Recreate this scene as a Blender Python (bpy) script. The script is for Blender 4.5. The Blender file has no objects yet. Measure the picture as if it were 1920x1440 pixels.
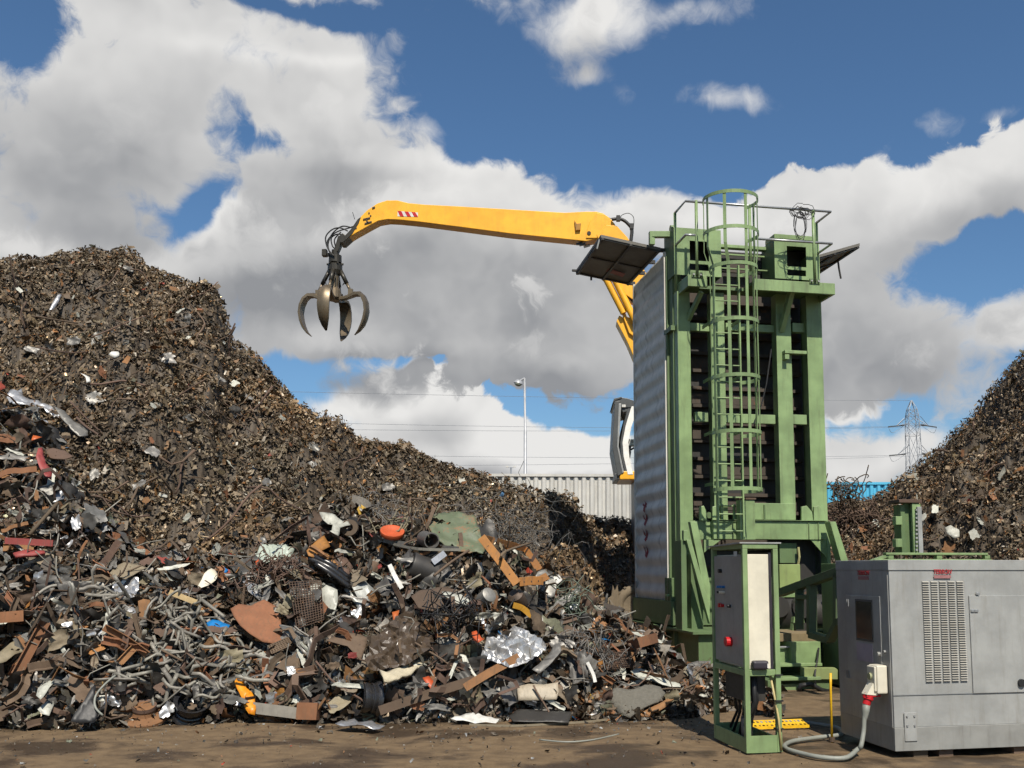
import bpy, bmesh, math, random
import numpy as np
from mathutils import Vector, Matrix, noise

random.seed(11)
RNG = np.random.default_rng(7)
SC = bpy.context.scene
COL = SC.collection

# ------------------------------------------------------------------ camera
F, CX, CY = 1850.0, 1060.0, 852.0            # focal length and principal point, in photo pixels (1920 wide)
TH = math.atan(214 / 1850)                   # upward tilt
CAM = Vector((0, 0, 1.65))
cam = bpy.data.cameras.new('camera')
cam.sensor_width = 36.0
cam.lens = F / 1920 * 36
cam.shift_x = -(CX - 960) / 1920
cam.shift_y = (CY - 720) / 1920
cam.clip_start, cam.clip_end = 0.1, 3000
camo = bpy.data.objects.new('camera', cam)
camo.location = CAM
camo.rotation_euler = (math.pi / 2 + TH, 0, 0)
COL.objects.link(camo)
SC.camera = camo

FW = Vector((0, math.cos(TH), math.sin(TH)))
UP = Vector((0, -math.sin(TH), math.cos(TH)))
RT = Vector((1, 0, 0))


def ray(px, py):
    return RT * ((px - CX) / F) + FW - UP * ((py - CY) / F)


def at(px, py, y):
    d = ray(px, py)
    return CAM + d * (y / d.y)


def ground(px, py, z=0.0):
    d = ray(px, py)
    return CAM + d * ((z - CAM.z) / d.z)


# ------------------------------------------------------------------ light, sky, exposure
SUN_AZ = math.radians(12.6)      # right of straight behind the camera
SUN_EL = math.radians(51)
sd = Vector((math.sin(SUN_AZ) * math.cos(SUN_EL), -math.cos(SUN_AZ) * math.cos(SUN_EL), math.sin(SUN_EL)))
sun = bpy.data.lights.new('sun', 'SUN')
sun.energy = 5.0
sun.angle = math.radians(0.55)
sun.color = (1.0, 0.93, 0.82)
suno = bpy.data.objects.new('sun', sun)
suno.rotation_euler = (-sd).to_track_quat('-Z', 'Y').to_euler()
suno.location = (6, -8, 14)
COL.objects.link(suno)

SC.view_settings.view_transform = 'Standard'
SC.view_settings.look = 'None'
SC.view_settings.gamma = 1.0
SC.view_settings.exposure = 0.45
SC.view_settings.use_curve_mapping = False
SC.cycles.use_denoising = True
SC.cycles.max_bounces = 6
SC.cycles.diffuse_bounces = 3
SC.cycles.glossy_bounces = 2
SC.cycles.use_adaptive_sampling = True
SC.cycles.adaptive_threshold = 0.025
SC.cycles.adaptive_min_samples = 16
SC.cycles.sample_clamp_indirect = 4.0

world = bpy.data.worlds.new('World')
SC.world = world
world.use_nodes = True
NT = world.node_tree
NT.nodes.clear()


class NG:
    """tiny expression helper for shader node trees"""

    def __init__(s, nt):
        s.nt = nt

    def n(s, typ, **kw):
        nd = s.nt.nodes.new(typ)
        for k, v in kw.items():
            setattr(nd, k, v)
        return nd

    def put(s, sock, v):
        if isinstance(v, bpy.types.NodeSocket):
            s.nt.links.new(v, sock)
        else:
            sock.default_value = v

    def m(s, op, a, b=0.0, c=0.0, clamp=False):
        nd = s.n('ShaderNodeMath', operation=op, use_clamp=clamp)
        s.put(nd.inputs[0], a)
        s.put(nd.inputs[1], b)
        s.put(nd.inputs[2], c)
        return nd.outputs[0]

    def v(s, op, a, b=(0, 0, 0)):
        nd = s.n('ShaderNodeVectorMath', operation=op)
        s.put(nd.inputs[0], a)
        s.put(nd.inputs[1], b)
        return nd.outputs['Value'] if op in ('DOT_PRODUCT', 'LENGTH') else nd.outputs[0]

    def noise(s, vec, scale, detail=4, rough=0.55, dist=0.0):
        nd = s.n('ShaderNodeTexNoise')
        s.put(nd.inputs['Vector'], vec)
        nd.inputs['Scale'].default_value = scale
        nd.inputs['Detail'].default_value = detail
        nd.inputs['Roughness'].default_value = rough
        nd.inputs['Distortion'].default_value = dist
        return nd

    def ramp(s, fac, a, b, c0=0.0, c1=1.0, smooth=True):
        nd = s.n('ShaderNodeMapRange', interpolation_type='SMOOTHSTEP' if smooth else 'LINEAR')
        s.put(nd.inputs['Value'], fac)
        nd.inputs['From Min'].default_value = a
        nd.inputs['From Max'].default_value = b
        nd.inputs['To Min'].default_value = c0
        nd.inputs['To Max'].default_value = c1
        return nd.outputs[0]

    def mix(s, fac, a, b, typ='MIX'):
        nd = s.n('ShaderNodeMix', data_type='RGBA', blend_type=typ)
        s.put(nd.inputs[0], fac)
        s.put(nd.inputs[6], a)
        s.put(nd.inputs[7], b)
        return nd.outputs[2]


def build_sky():
    g = NG(NT)
    sky = g.n('ShaderNodeTexSky', sky_type='NISHITA')
    sky.sun_disc = False
    sky.sun_elevation = SUN_EL
    sky.sun_rotation = math.atan2(sd.x, sd.y)
    sky.altitude = 20
    sky.air_density = 1.0
    sky.dust_density = 0.6
    sky.ozone_density = 2.2
    tc = g.n('ShaderNodeTexCoord').outputs['Generated']
    d = g.v('NORMALIZE', tc)
    sep = g.n('ShaderNodeSeparateXYZ')
    g.put(sep.inputs[0], d)
    az = g.m('ARCTAN2', sep.outputs[0], sep.outputs[1])
    el = g.m('ARCSINE', sep.outputs[2])
    comb = g.n('ShaderNodeCombineXYZ')
    g.put(comb.inputs[0], az)
    g.put(comb.inputs[1], el)
    uv = comb.outputs[0]
    # warped copy of the direction so that cloud borders curl
    wn = g.noise(d, 5.0, 4, 0.55)
    w = g.v('SCALE', g.v('SUBTRACT', wn.outputs['Color'], (0.5, 0.5, 0.5)))
    w.node.inputs['Scale'].default_value = 0.095
    uvw = g.v('ADD', uv, w)

    def uvof(px, py):
        r = ray(px, py).normalized()
        return math.atan2(r.x, r.y), math.asin(r.z)

    def blobs(lst, vec):
        tot = None
        for (px, py, rx, ry, wt) in lst:
            u0, v0 = uvof(px, py)
            e = g.v('MULTIPLY', g.v('SUBTRACT', vec, (u0, v0, 0)), (F / rx, F / ry, 0))
            q = g.m('MULTIPLY', g.m('EXPONENT', g.m('MULTIPLY', g.v('DOT_PRODUCT', e, e), -1.0)), wt)
            tot = q if tot is None else g.m('ADD', tot, q)
        return tot

    # three banks of cumulus: photo position, radii in pixels, weight (negative: a gap)
    gaps = [(500, 282, 75, 40, -.62), (350, 385, 100, 30, -.55), (20, 30, 70, 60, -.7), (890, 140, 80, 110, -.7), (1000, 240, 330, 55, -.5), (1560, 150, 330, 130, -.7), (1775, 520, 125, 56, -.72), (1240, 320, 140, 36, -.6)]
    upper = [(150, 150, 330, 190, .75), (480, 110, 240, 150, .62), (330, 300, 270, 100, .62), (630, 240, 85, 85, .7), (720, 60, 60, 90, .3), (90, 400, 200, 50, .4), (560, 5, 220, 16, -.4)]
    bank = [(820, 395, 260, 62, .9), (500, 450, 190, 75, .8), (900, 560, 430, 150, .85), (1060, 690, 300, 60, .8), (600, 640, 180, 50, .7), (1300, 430, 250, 60, .75), (1800, 370, 220, 80, .85), (1560, 490, 190, 120, .75),
            (1650, 640, 280, 120, .7), (60, 470, 260, 60, .8), (1890, 290, 80, 50, .4), (720, 690, 150, 20, -.9), (1880, 440, 60, 30, -.4)]
    low = [(820, 745, 90, 42, 1.0), (640, 765, 120, 36, .95), (690, 845, 150, 40, 1.3), (950, 815, 95, 48, 1.1), (1010, 866, 180, 36, 1.3), (1150, 825, 90, 38, 1.1), (1620, 850, 180, 60, 1.2), (1870, 630, 140, 60, .95), (1600, 740, 120, 40, .6)]
    wisps = [(1110, 50, 200, 60, 1.0), (1330, 22, 170, 34, .8), (1125, 165, 75, 44, 1.05), (1370, 178, 130, 50, 1.1), (1215, 210, 50, 50, .85), (1700, 240, 90, 46, 1.0), (1880, 230, 60, 26, .6), (790, 260, 70, 30, .7), (760, 150, 50, 60, .5), (1010, 190, 40, 20, .4)]
    def puff(vec, det):
        """fractal billows: fine noise plus rounded cauliflower cells"""
        f = g.noise(vec, 8.0, det, 0.64, 0.2).outputs['Fac']
        vo = g.n('ShaderNodeTexVoronoi', feature='F1')
        g.put(vo.inputs['Vector'], vec)
        vo.inputs['Scale'].default_value = 13.0
        vo.inputs['Detail'].default_value = 1.0
        vo.inputs['Roughness'].default_value = 0.5
        return g.m('ADD', g.m('MULTIPLY', g.m('SUBTRACT', f, 0.5), 1.75), g.m('MULTIPLY', g.m('SUBTRACT', 0.42, vo.outputs['Distance']), 0.55))

    w2 = g.v('SCALE', g.v('SUBTRACT', g.noise(d, 22.0, 2, 0.6).outputs['Color'], (0.5, 0.5, 0.5)))
    w2.node.inputs['Scale'].default_value = 0.05
    dw = g.v('ADD', d, w2)
    n1 = puff(dw, 8)
    n2 = puff(g.v('ADD', dw, (0.006, -0.014, 0.030)), 3)
    relief = g.m('SUBTRACT', n1, n2)
    nb = g.noise(d, 2.3, 3, 0.5).outputs['Fac']
    soft = g.ramp(g.noise(d, 3.1, 2, 0.5).outputs['Fac'], 0.38, 0.62, 0.14, 0.52)
    uvu = g.v('ADD', uvw, (0.0, 0.042, 0.0))
    gap = blobs(gaps, uvw)
    shade = blobs([(110, 250, 230, 120, .26), (880, 610, 380, 90, .30), (1080, 715, 200, 50, .28), (1640, 660, 280, 80, .20), (600, 610, 170, 60, .10), (160, 425, 100, 30, .25), (840, 322, 260, 22, -.25)], uvw)
    sky_blue = g.mix(1.0, sky.outputs[0], SKY_TINT, 'MULTIPLY')
    out = sky_blue
    for (lst, bias, namp, seed) in ((low, -0.13, 1.0, 0), (wisps, -0.02, 1.35, 3), (bank, 0.09, 1.35, 1), (upper, 0.04, 1.2, 2)):
        b0 = blobs(lst, uvw)
        b1 = blobs(lst, uvu)
        nn = g.m('MULTIPLY', n1, namp)
        dens = g.m('ADD', g.m('ADD', b0, gap), g.m('ADD', nn, bias))
        if seed == 1:
            dens = g.m('ADD', dens, g.m('MULTIPLY', g.m('SUBTRACT', nb, 0.5), 0.55))
        m_ = g.m('DIVIDE', dens, soft if seed != 3 else 0.95, clamp=True)
        m_ = g.m('MULTIPLY', g.m('MULTIPLY', m_, m_), g.m('SUBTRACT', 3.0, g.m('MULTIPLY', m_, 2.0)))
        top = g.m('SUBTRACT', b0, b1)                      # positive along the upper borders of a bank
        lit = g.m('ADD', g.m('MULTIPLY', top, 0.62), g.m('MULTIPLY', relief, 0.42))
        lit = g.m('SUBTRACT', lit, g.m('MULTIPLY', g.ramp(dens, 0.1, 0.9), 0.22))
        lit = g.m('ADD', lit, 0.66 if seed != 1 else 0.60)
        lit = g.m('SUBTRACT', lit, shade, clamp=True)
        ccol = g.mix(lit, (3.3, 3.4, 3.6, 1), (9.2, 9.1, 8.9, 1))
        out = g.mix(m_, out, ccol)
    bg = g.n('ShaderNodeBackground')
    g.put(bg.inputs[0], out)
    bg.inputs[1].default_value = 0.065
    wo = g.n('ShaderNodeOutputWorld')
    NT.links.new(bg.outputs[0], wo.inputs[0])


SKY_TINT = (0.76, 1.0, 1.16, 1)
build_sky()
world.cycles.sampling_method = 'MANUAL'
world.cycles.sample_map_resolution = 512

# ------------------------------------------------------------------ mesh helpers
class MB:
    """collects shapes; build() links them as ONE mesh object"""

    def __init__(s):
        s.v, s.f = [], []

    def add(s, vs, fs):
        o = len(s.v)
        s.v += [tuple(p) for p in vs]
        s.f += [tuple(i + o for i in f) for f in fs]
        return s

    def box(s, x0, x1, y0, y1, z0, z1):
        x0, x1 = sorted((x0, x1)); y0, y1 = sorted((y0, y1)); z0, z1 = sorted((z0, z1))
        return s.add([(x0, y0, z0), (x1, y0, z0), (x1, y1, z0), (x0, y1, z0), (x0, y0, z1), (x1, y0, z1), (x1, y1, z1), (x0, y1, z1)],
                     [(0, 3, 2, 1), (4, 5, 6, 7), (0, 1, 5, 4), (1, 2, 6, 5), (2, 3, 7, 6), (3, 0, 4, 7)])

    def bar(s, p, q, w, h, up=(0, 0, 1)):
        p, q = Vector(p), Vector(q)
        d = (q - p).normalized()
        u = Vector(up)
        if abs(d.dot(u)) > 0.98:
            u = Vector((0, 1, 0))
        a = d.cross(u).normalized()
        b = a.cross(d).normalized()
        vs = []
        for c in (p, q):
            for (i, j) in ((-1, -1), (1, -1), (1, 1), (-1, 1)):
                vs.append(c + a * (i * w / 2) + b * (j * h / 2))
        return s.add(vs, [(0, 1, 2, 3), (7, 6, 5, 4), (0, 4, 5, 1), (1, 5, 6, 2), (2, 6, 7, 3), (3, 7, 4, 0)])

    def tube(s, path, r, n=8, cap=True):
        path = [Vector(p) for p in path]
        rs = r if isinstance(r, (list, tuple)) else [r] * len(path)
        prev = None
        vs, fs = [], []
        for i, p in enumerate(path):
            a = path[max(i - 1, 0)]
            b = path[min(i + 1, len(path) - 1)]
            d = (b - a)
            d = d.normalized() if d.length > 1e-9 else Vector((0, 0, 1))
            if prev is None:
                u = Vector((0, 0, 1)) if abs(d.z) < .9 else Vector((1, 0, 0))
            else:
                u = prev
            u = (u - d * u.dot(d)).normalized()
            prev = u
            w = d.cross(u)
            for k in range(n):
                t = 2 * math.pi * k / n
                vs.append(p + (u * math.cos(t) + w * math.sin(t)) * rs[i])
        for i in range(len(path) - 1):
            for k in range(n):
                fs.append((i * n + k, i * n + (k + 1) % n, (i + 1) * n + (k + 1) % n, (i + 1) * n + k))
        if cap:
            fs.append(tuple(range(n))[::-1])
            fs.append(tuple((len(path) - 1) * n + k for k in range(n)))
        return s.add(vs, fs)

    def prism(s, pts, depth):
        """closed polygon of 3-D points extruded by the vector depth"""
        d = Vector(depth)
        n = len(pts)
        vs = [Vector(p) for p in pts] + [Vector(p) + d for p in pts]
        fs = [tuple(range(n))[::-1], tuple(range(n, 2 * n))]
        for i in range(n):
            j = (i + 1) % n
            fs.append((i, j, n + j, n + i))
        return s.add(vs, fs)

    def lathe(s, prof, n=24, M=None, closed=False):
        """profile [(r, h)] turned about local z, placed by matrix M"""
        vs, fs = [], []
        for (r, h) in prof:
            for k in range(n):
                t = 2 * math.pi * k / n
                p = Vector((r * math.cos(t), r * math.sin(t), h))
                vs.append(M @ p if M else p)
        m = len(prof)
        for i in range(m if closed else m - 1):
            j = (i + 1) % m
            for k in range(n):
                fs.append((i * n + k, i * n + (k + 1) % n, j * n + (k + 1) % n, j * n + k))
        return s.add(vs, fs)

    def mesh(s, name):
        me = bpy.data.meshes.new(name)
        me.from_pydata(s.v, [], s.f)
        bm = bmesh.new()
        bm.from_mesh(me)
        bmesh.ops.recalc_face_normals(bm, faces=bm.faces)
        bm.to_mesh(me)
        bm.free()
        return me

    def build(s, name, mat, parent=None, smooth=False, bevel=0.0):
        return link(name, s.mesh(name), mat, parent, smooth, bevel)


def link(name, me, mat, parent=None, smooth=False, bevel=0.0):
    o = bpy.data.objects.new(name, me)
    if mat:
        me.materials.clear()
        me.materials.append(mat)
    if smooth:
        me.polygons.foreach_set('use_smooth', [True] * len(me.polygons))
    COL.objects.link(o)
    if parent:
        o.parent = parent
    if bevel:
        b = o.modifiers.new('bevel', 'BEVEL')
        b.width = bevel
        b.segments = 2
        b.limit_method = 'ANGLE'
        b.angle_limit = math.radians(40)
    return o


def tag(o, label, cat, group=None, kind=None):
    o['label'] = label
    if cat:
        o['category'] = cat
    if group:
        o['group'] = group
    if kind:
        o['kind'] = kind
    return o


def thing(name, label, cat, loc=(0, 0, 0), rz=0.0, group=None):
    o = bpy.data.objects.new(name, None)
    o.empty_display_size = 0.2
    COL.objects.link(o)
    o.location = loc
    o.rotation_euler = (0, 0, rz)
    return tag(o, label, cat, group)


# ------------------------------------------------------------------ materials
MATS = {}


def principled(name):
    m = bpy.data.materials.new(name)
    m.use_nodes = True
    nt = m.node_tree
    nt.nodes.clear()
    g = NG(nt)
    b = g.n('ShaderNodeBsdfPrincipled')
    o = g.n('ShaderNodeOutputMaterial')
    nt.links.new(b.outputs[0], o.inputs[0])
    MATS[name] = m
    return m, g, b


def bump(g, b, h, strength, dist=0.02):
    nd = g.n('ShaderNodeBump')
    nd.inputs['Strength'].default_value = strength
    nd.inputs['Distance'].default_value = dist
    g.put(nd.inputs['Height'], h)
    g.put(b.inputs['Normal'], nd.outputs[0])


def c4(c, k=1.0):
    return (c[0] * k, c[1] * k, c[2] * k, 1)


def paint(name, col, rough=0.45, mott=(0.86, 1.1), metal=0.0, rust=0.0, dirt=0.3, scale=3.0, rustcol=(0.16, 0.06, 0.025), dirtcol=(0.09, 0.075, 0.055), bmp=0.15, spec=0.4, rnd=0.0, dust=0.0):
    """painted or bare metal: mottled colour, drip-like dirt, rust freckles with a shape of their own"""
    m, g, b = principled(name)
    col = tuple(c * .74 for c in col)
    rustcol = tuple(c * .8 for c in rustcol)
    dirtcol = tuple(c * .8 for c in dirtcol)
    tc = g.n('ShaderNodeTexCoord').outputs['Object']
    n1 = g.noise(tc, scale, 6, 0.6).outputs['Fac']
    n2 = g.noise(tc, scale * 9, 4, 0.6).outputs['Fac']
    st = g.v('MULTIPLY', tc, (1.0, 1.0, 0.12))
    n3 = g.noise(st, scale * 5, 5, 0.65).outputs['Fac']
    base = g.mix(g.ramp(n1, 0.3, 0.7), c4(col, mott[0]), c4(col, mott[1]))
    if rnd:
        oi = g.n('ShaderNodeObjectInfo').outputs['Random']
        hs = g.n('ShaderNodeHueSaturation')
        g.put(hs.inputs['Hue'], g.ramp(oi, 0, 1, 0.5 - 0.03 * rnd, 0.5 + 0.03 * rnd, False))
        g.put(hs.inputs['Value'], g.ramp(g.m('FRACT', g.m('MULTIPLY', oi, 7.3)), 0, 1, 1 - 0.55 * rnd, 1 + 0.45 * rnd, False))
        g.put(hs.inputs['Color'], base)
        base = hs.outputs[0]
    if dirt:
        base = g.mix(g.m('MULTIPLY', g.ramp(n3, 0.48, 0.78), dirt), base, c4(dirtcol))
    rr = rough
    if rust:
        rm = g.ramp(g.m('ADD', g.m('MULTIPLY', n1, 0.6), g.m('MULTIPLY', n2, 0.4)), 0.70 - 0.32 * rust, 0.78 - 0.30 * rust)
        rc = g.mix(n2, c4(rustcol, 0.7), c4(rustcol, 1.7))
        base = g.mix(rm, base, rc)
        rr = g.m('ADD', g.m('MULTIPLY', rm, 0.85 - rough), rough)
        if metal:
            g.put(b.inputs['Metallic'], g.m('MULTIPLY', g.m('SUBTRACT', 1.0, rm), metal))
    elif metal:
        b.inputs['Metallic'].default_value = metal
    g.put(b.inputs['Base Color'], base)
    g.put(b.inputs['Roughness'], g.m('ADD', rr, g.m('MULTIPLY', g.m('SUBTRACT', n2, 0.5), 0.22), clamp=True))
    b.inputs['Specular IOR Level'].default_value = spec
    if bmp:
        bump(g, b, g.m('ADD', g.m('MULTIPLY', n2, 0.5), n1), bmp, 0.01)
    return m


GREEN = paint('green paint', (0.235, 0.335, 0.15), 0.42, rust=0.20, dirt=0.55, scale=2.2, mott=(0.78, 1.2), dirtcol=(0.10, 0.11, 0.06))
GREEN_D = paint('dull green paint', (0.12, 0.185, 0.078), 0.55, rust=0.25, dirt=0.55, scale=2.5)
GREEN_SHADE = paint('shade darkened green paint', (0.075, 0.11, 0.05), 0.6, rust=0.3, dirt=0.5, scale=3)  # machine green darkened: the trough frame's shade is painted into the colour
DARK = paint('dark greasy steel', (0.035, 0.033, 0.03), 0.55, rust=0.35, dirt=0.3, rustcol=(0.09, 0.05, 0.03))
RIBS = paint('dusty channel steel', (0.07, 0.055, 0.042), 0.8, rust=0.4, dirt=0.5, rustcol=(0.10, 0.05, 0.027))
CORR = paint('weathered corrugated steel', (0.74, 0.71, 0.63), 0.45, metal=0.0, rust=0.05, dirt=0.5, scale=1.6, spec=0.25)
GALV = paint('galvanised sheet', (0.37, 0.375, 0.36), 0.42, metal=0.1, rust=0.03, dirt=0.42, scale=3, dirtcol=(0.21, 0.19, 0.155), spec=0.5, bmp=0.14, mott=(.84, 1.12))
GALV_L = paint('bright galvanised steel', (0.45, 0.46, 0.46), 0.35, metal=0.55, dirt=0.2, scale=5)
CREAM = paint('cream enamel', (0.76, 0.71, 0.57), 0.4, dirt=0.12, scale=3, dirtcol=(0.3, 0.27, 0.2), bmp=0.05)
CABGREY = paint('grey enamel', (0.33, 0.31, 0.275), 0.45, dirt=0.15, scale=3, bmp=0.05)
BLACK = paint('black rubber', (0.02, 0.02, 0.021), 0.5, dirt=0.4, dirtcol=(0.07, 0.06, 0.05), bmp=0.2)
BLACKP = paint('black plastic', (0.035, 0.03, 0.04), 0.4, dirt=0.2)
YELLOW = paint('yellow machine paint', (0.98, 0.48, 0.026), 0.42, rust=0.03, dirt=0.22, scale=2, bmp=0.06, dirtcol=(0.3, 0.15, 0.05))
YELLOW_P = paint('yellow plastic', (0.85, 0.50, 0.02), 0.4, dirt=0.2, scale=12)
RED = paint('red plastic', (0.55, 0.015, 0.02), 0.35, dirt=0.1)
REDSPRAY = paint('red spray paint', (0.26, 0.025, 0.03), 0.6, dirt=0.2, scale=20)
WHITEP = paint('white paint', (0.70, 0.69, 0.64), 0.5, dirt=0.35, scale=4)
CABDARK = paint('charcoal paint', (0.085, 0.09, 0.09), 0.45, dirt=0.2, scale=4)
CABWHITE = paint('off white cab pillar', (0.95, 0.93, 0.86), 0.4, dirt=0.1, scale=5)
HOSE = paint('hydraulic hose', (0.02, 0.02, 0.02), 0.5, dirt=0.3)
CHROME = paint('piston chrome', (0.55, 0.55, 0.55), 0.15, metal=1.0, dirt=0.2, scale=8)
GRAB = paint('worn grab steel', (0.20, 0.155, 0.10), 0.42, metal=0.55, rust=0.3, dirt=0.35, rustcol=(0.15, 0.085, 0.04), scale=4)
GRABD = paint('oily dark steel', (0.05, 0.045, 0.035), 0.42, metal=0.4, dirt=0.4, scale=6)
MUD = paint('mud caked steel', (0.20, 0.155, 0.10), 0.9, dirt=0.5, rust=0.3, rustcol=(0.2, 0.14, 0.08), scale=5, bmp=0.5)
CONT_G = paint('pale grey container paint', (0.60, 0.59, 0.55), 0.6, rust=0.05, dirt=0.3, scale=0.7)
CONT_B = paint('sky blue container paint', (0.09, 0.46, 0.70), 0.5, rust=0.05, dirt=0.25, scale=0.7)
POLE = paint('grey lamp post', (0.45, 0.46, 0.48), 0.5, metal=0.3, dirt=0.15)
LATTICE = paint('hazed pylon steel', (0.34, 0.37, 0.41), 0.6, metal=0.2, dirt=0.2)  # lightened so the pylon fades: distance haze put into the colour
WIRE = paint('overhead wire', (0.20, 0.22, 0.25), 0.6, dirt=0.0)
RUST = paint('orange rust', (0.25, 0.115, 0.052), 0.85, dirt=0.7, scale=6, dirtcol=(0.13, 0.085, 0.05), bmp=0.4, rnd=0.35)
RUST_B = paint('brown rust', (0.130, 0.086, 0.058), 0.85, dirt=0.5, scale=6, dirtcol=(0.09, 0.06, 0.04), bmp=0.4, rnd=0.6)
OCHRE = paint('ochre primer', (0.38, 0.17, 0.04), 0.65, dirt=0.6, rust=0.25, scale=6, rnd=0.15)
SILVER = paint('bright scrap aluminium', (0.60, 0.60, 0.60), 0.38, metal=0.7, dirt=0.55, scale=7, rnd=0.35)
GREYMET = paint('dull grey scrap steel', (0.24, 0.23, 0.21), 0.5, metal=0.4, rust=0.2, dirt=0.5, scale=7, rnd=0.6)
PIPE = paint('grey conduit', (0.25, 0.235, 0.20), 0.6, metal=0.2, rust=0.22, dirt=0.7, scale=9, rnd=0.45)
PALE = paint('pale enamel sheet', (0.50, 0.50, 0.43), 0.45, rust=0.22, dirt=0.7, scale=6, rnd=0.35)
TAN = paint('khaki sheet', (0.23, 0.19, 0.125), 0.7, rust=0.2, dirt=0.4, scale=6, rnd=0.5)
OLIVE = paint('olive green tank sheet', (0.125, 0.155, 0.09), 0.6, rust=0.6, dirt=0.5, scale=5, rustcol=(0.17, 0.10, 0.055))
BROWNFILM = paint('wet brown sheet', (0.085, 0.06, 0.04), 0.33, dirt=0.4, scale=9, spec=0.5, dirtcol=(0.14, 0.11, 0.08))
BLUE = paint('blue painted sheet', (0.015, 0.19, 0.50), 0.4, dirt=0.15, scale=6)
ORANGE = paint('orange red paint', (0.55, 0.115, 0.03), 0.5, dirt=0.45, scale=8, rnd=0.3)
REDP = paint('faded red paint', (0.30, 0.065, 0.05), 0.6, dirt=0.6, rust=0.3, scale=8, rnd=0.3)
WOOD = paint('pale splintered wood', (0.50, 0.37, 0.19), 0.8, dirt=0.3, scale=10)
FLAME = paint('orange yellow print', (0.80, 0.30, 0.015), 0.4, dirt=0.7, scale=11, dirtcol=(0.4, 0.02, 0.01))
DARKSHEET = paint('dark scrap sheet', (0.055, 0.052, 0.048), 0.5, metal=0.3, rust=0.25, dirt=0.4, scale=8, rnd=0.6)
BLACKMET = paint('black enamelled rim', (0.022, 0.022, 0.024), 0.28, dirt=0.35, scale=8, spec=0.6)
CABLE = paint('grey cable sheath', (0.26, 0.27, 0.235), 0.55, dirt=0.3)
FLOODGREY = GALV_L


def glass_mat():
    m, g, b = principled('cab glass')
    b.inputs['Base Color'].default_value = (0.75, 0.82, 0.85, 1)
    b.inputs['Roughness'].default_value = 0.04
    b.inputs['Transmission Weight'].default_value = 1.0
    b.inputs['IOR'].default_value = 1.02
    return m


GLASS = glass_mat()


def scrap_mat(name, bmp=0.3):
    """colour and metal come from the pieces' own vertex attributes"""
    m, g, b = principled(name)
    at_ = g.n('ShaderNodeAttribute', attribute_name='Col')
    tc = g.n('ShaderNodeTexCoord').outputs['Object']
    n = g.noise(tc, 40.0, 3, 0.6).outputs['Fac']
    c = g.mix(1.0, at_.outputs['Color'], g.n('ShaderNodeCombineColor').outputs[0], 'MIX')
    k = g.ramp(n, 0.25, 0.75, 0.54, 0.92)
    cc = g.n('ShaderNodeCombineXYZ')
    for i in range(3):
        g.put(cc.inputs[i], k)
    g.put(b.inputs['Base Color'], g.v('MULTIPLY', at_.outputs['Color'], cc.outputs[0]))
    al = at_.outputs['Alpha']
    g.put(b.inputs['Metallic'], g.m('MULTIPLY', al, 0.85))
    g.put(b.inputs['Roughness'], g.ramp(al, 0, 1, 0.72, 0.30, False))
    b.inputs['Specular IOR Level'].default_value = 0.45
    return m


SHRED = scrap_mat('shredded metal')


def ground_mat():
    m, g, b = principled('yard dirt')
    tc = g.n('ShaderNodeTexCoord').outputs['Object']
    n1 = g.noise(tc, 0.9, 7, 0.6, 0.4).outputs['Fac']
    n2 = g.noise(tc, 6.0, 6, 0.65).outputs['Fac']
    n3 = g.noise(tc, 45.0, 4, 0.7).outputs['Fac']
    st = g.v('MULTIPLY', tc, (0.6, 1.3, 1.0))
    n4 = g.noise(st, 1.4, 5, 0.6).outputs['Fac']
    c = g.mix(g.ramp(n2, 0.3, 0.7), (0.082, 0.051, 0.023, 1), (0.141, 0.093, 0.046, 1))
    c = g.mix(g.ramp(n3, 0.45, 0.8, 0, 0.5), c, (0.180, 0.129, 0.074, 1))
    oil = g.ramp(g.m('ADD', g.m('MULTIPLY', n1, 0.6), g.m('MULTIPLY', n4, 0.4)), 0.48, 0.58)
    c = g.mix(g.m('MULTIPLY', oil, 0.8), c, (0.026, 0.017, 0.010, 1))
    g.put(b.inputs['Base Color'], c)
    g.put(b.inputs['Roughness'], g.m('SUBTRACT', 0.95, g.m('MULTIPLY', oil, 0.45)))
    bump(g, b, g.m('ADD', g.m('MULTIPLY', n3, 0.35), g.m('MULTIPLY', n2, 0.8)), 0.55, 0.03)
    return m


GROUND = ground_mat()

# ------------------------------------------------------------------ ground sheet
def build_ground():
    xs = np.concatenate([np.linspace(-500, -14, 12), np.linspace(-12, 14, 105), np.linspace(17, 500, 12)])
    ys = np.concatenate([np.linspace(-300, -4, 8), np.linspace(-2, 20, 89), np.linspace(24, 900, 14)])
    X, Y = np.meshgrid(xs, ys)
    Z = np.zeros_like(X)
    for i in range(Y.shape[0]):
        for j in range(X.shape[1]):
            if -12 < X[i, j] < 14 and -2 < Y[i, j] < 20:
                Z[i, j] = 0.035 * noise.noise((X[i, j] * 0.8, Y[i, j] * 0.8, 3.1)) + 0.012 * noise.noise((X[i, j] * 3, Y[i, j] * 3, 7.7)) - 0.02
    n, m = X.shape
    v = np.stack([X, Y, Z], -1).reshape(-1, 3)
    idx = np.arange(n * m).reshape(n, m)
    f = np.stack([idx[:-1, :-1], idx[:-1, 1:], idx[1:, 1:], idx[1:, :-1]], -1).reshape(-1, 4)
    me = bpy.data.meshes.new('ground')
    me.from_pydata(v.tolist(), [], f.tolist())
    o = link('ground', me, GROUND, smooth=True)
    tag(o, 'flat brown dirt yard with dark oily wet patches', None, kind='structure')


build_ground()

# ------------------------------------------------------------------ heap surfaces (heights in metres)
# crest lines: photo column, photo row of the skyline, distance of the crest
def crest(tab):
    t = np.array(tab, float)
    z = [at(a, b, c).z for a, b, c in tab]
    return t[:, 0], np.array(z), t[:, 2]


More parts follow.
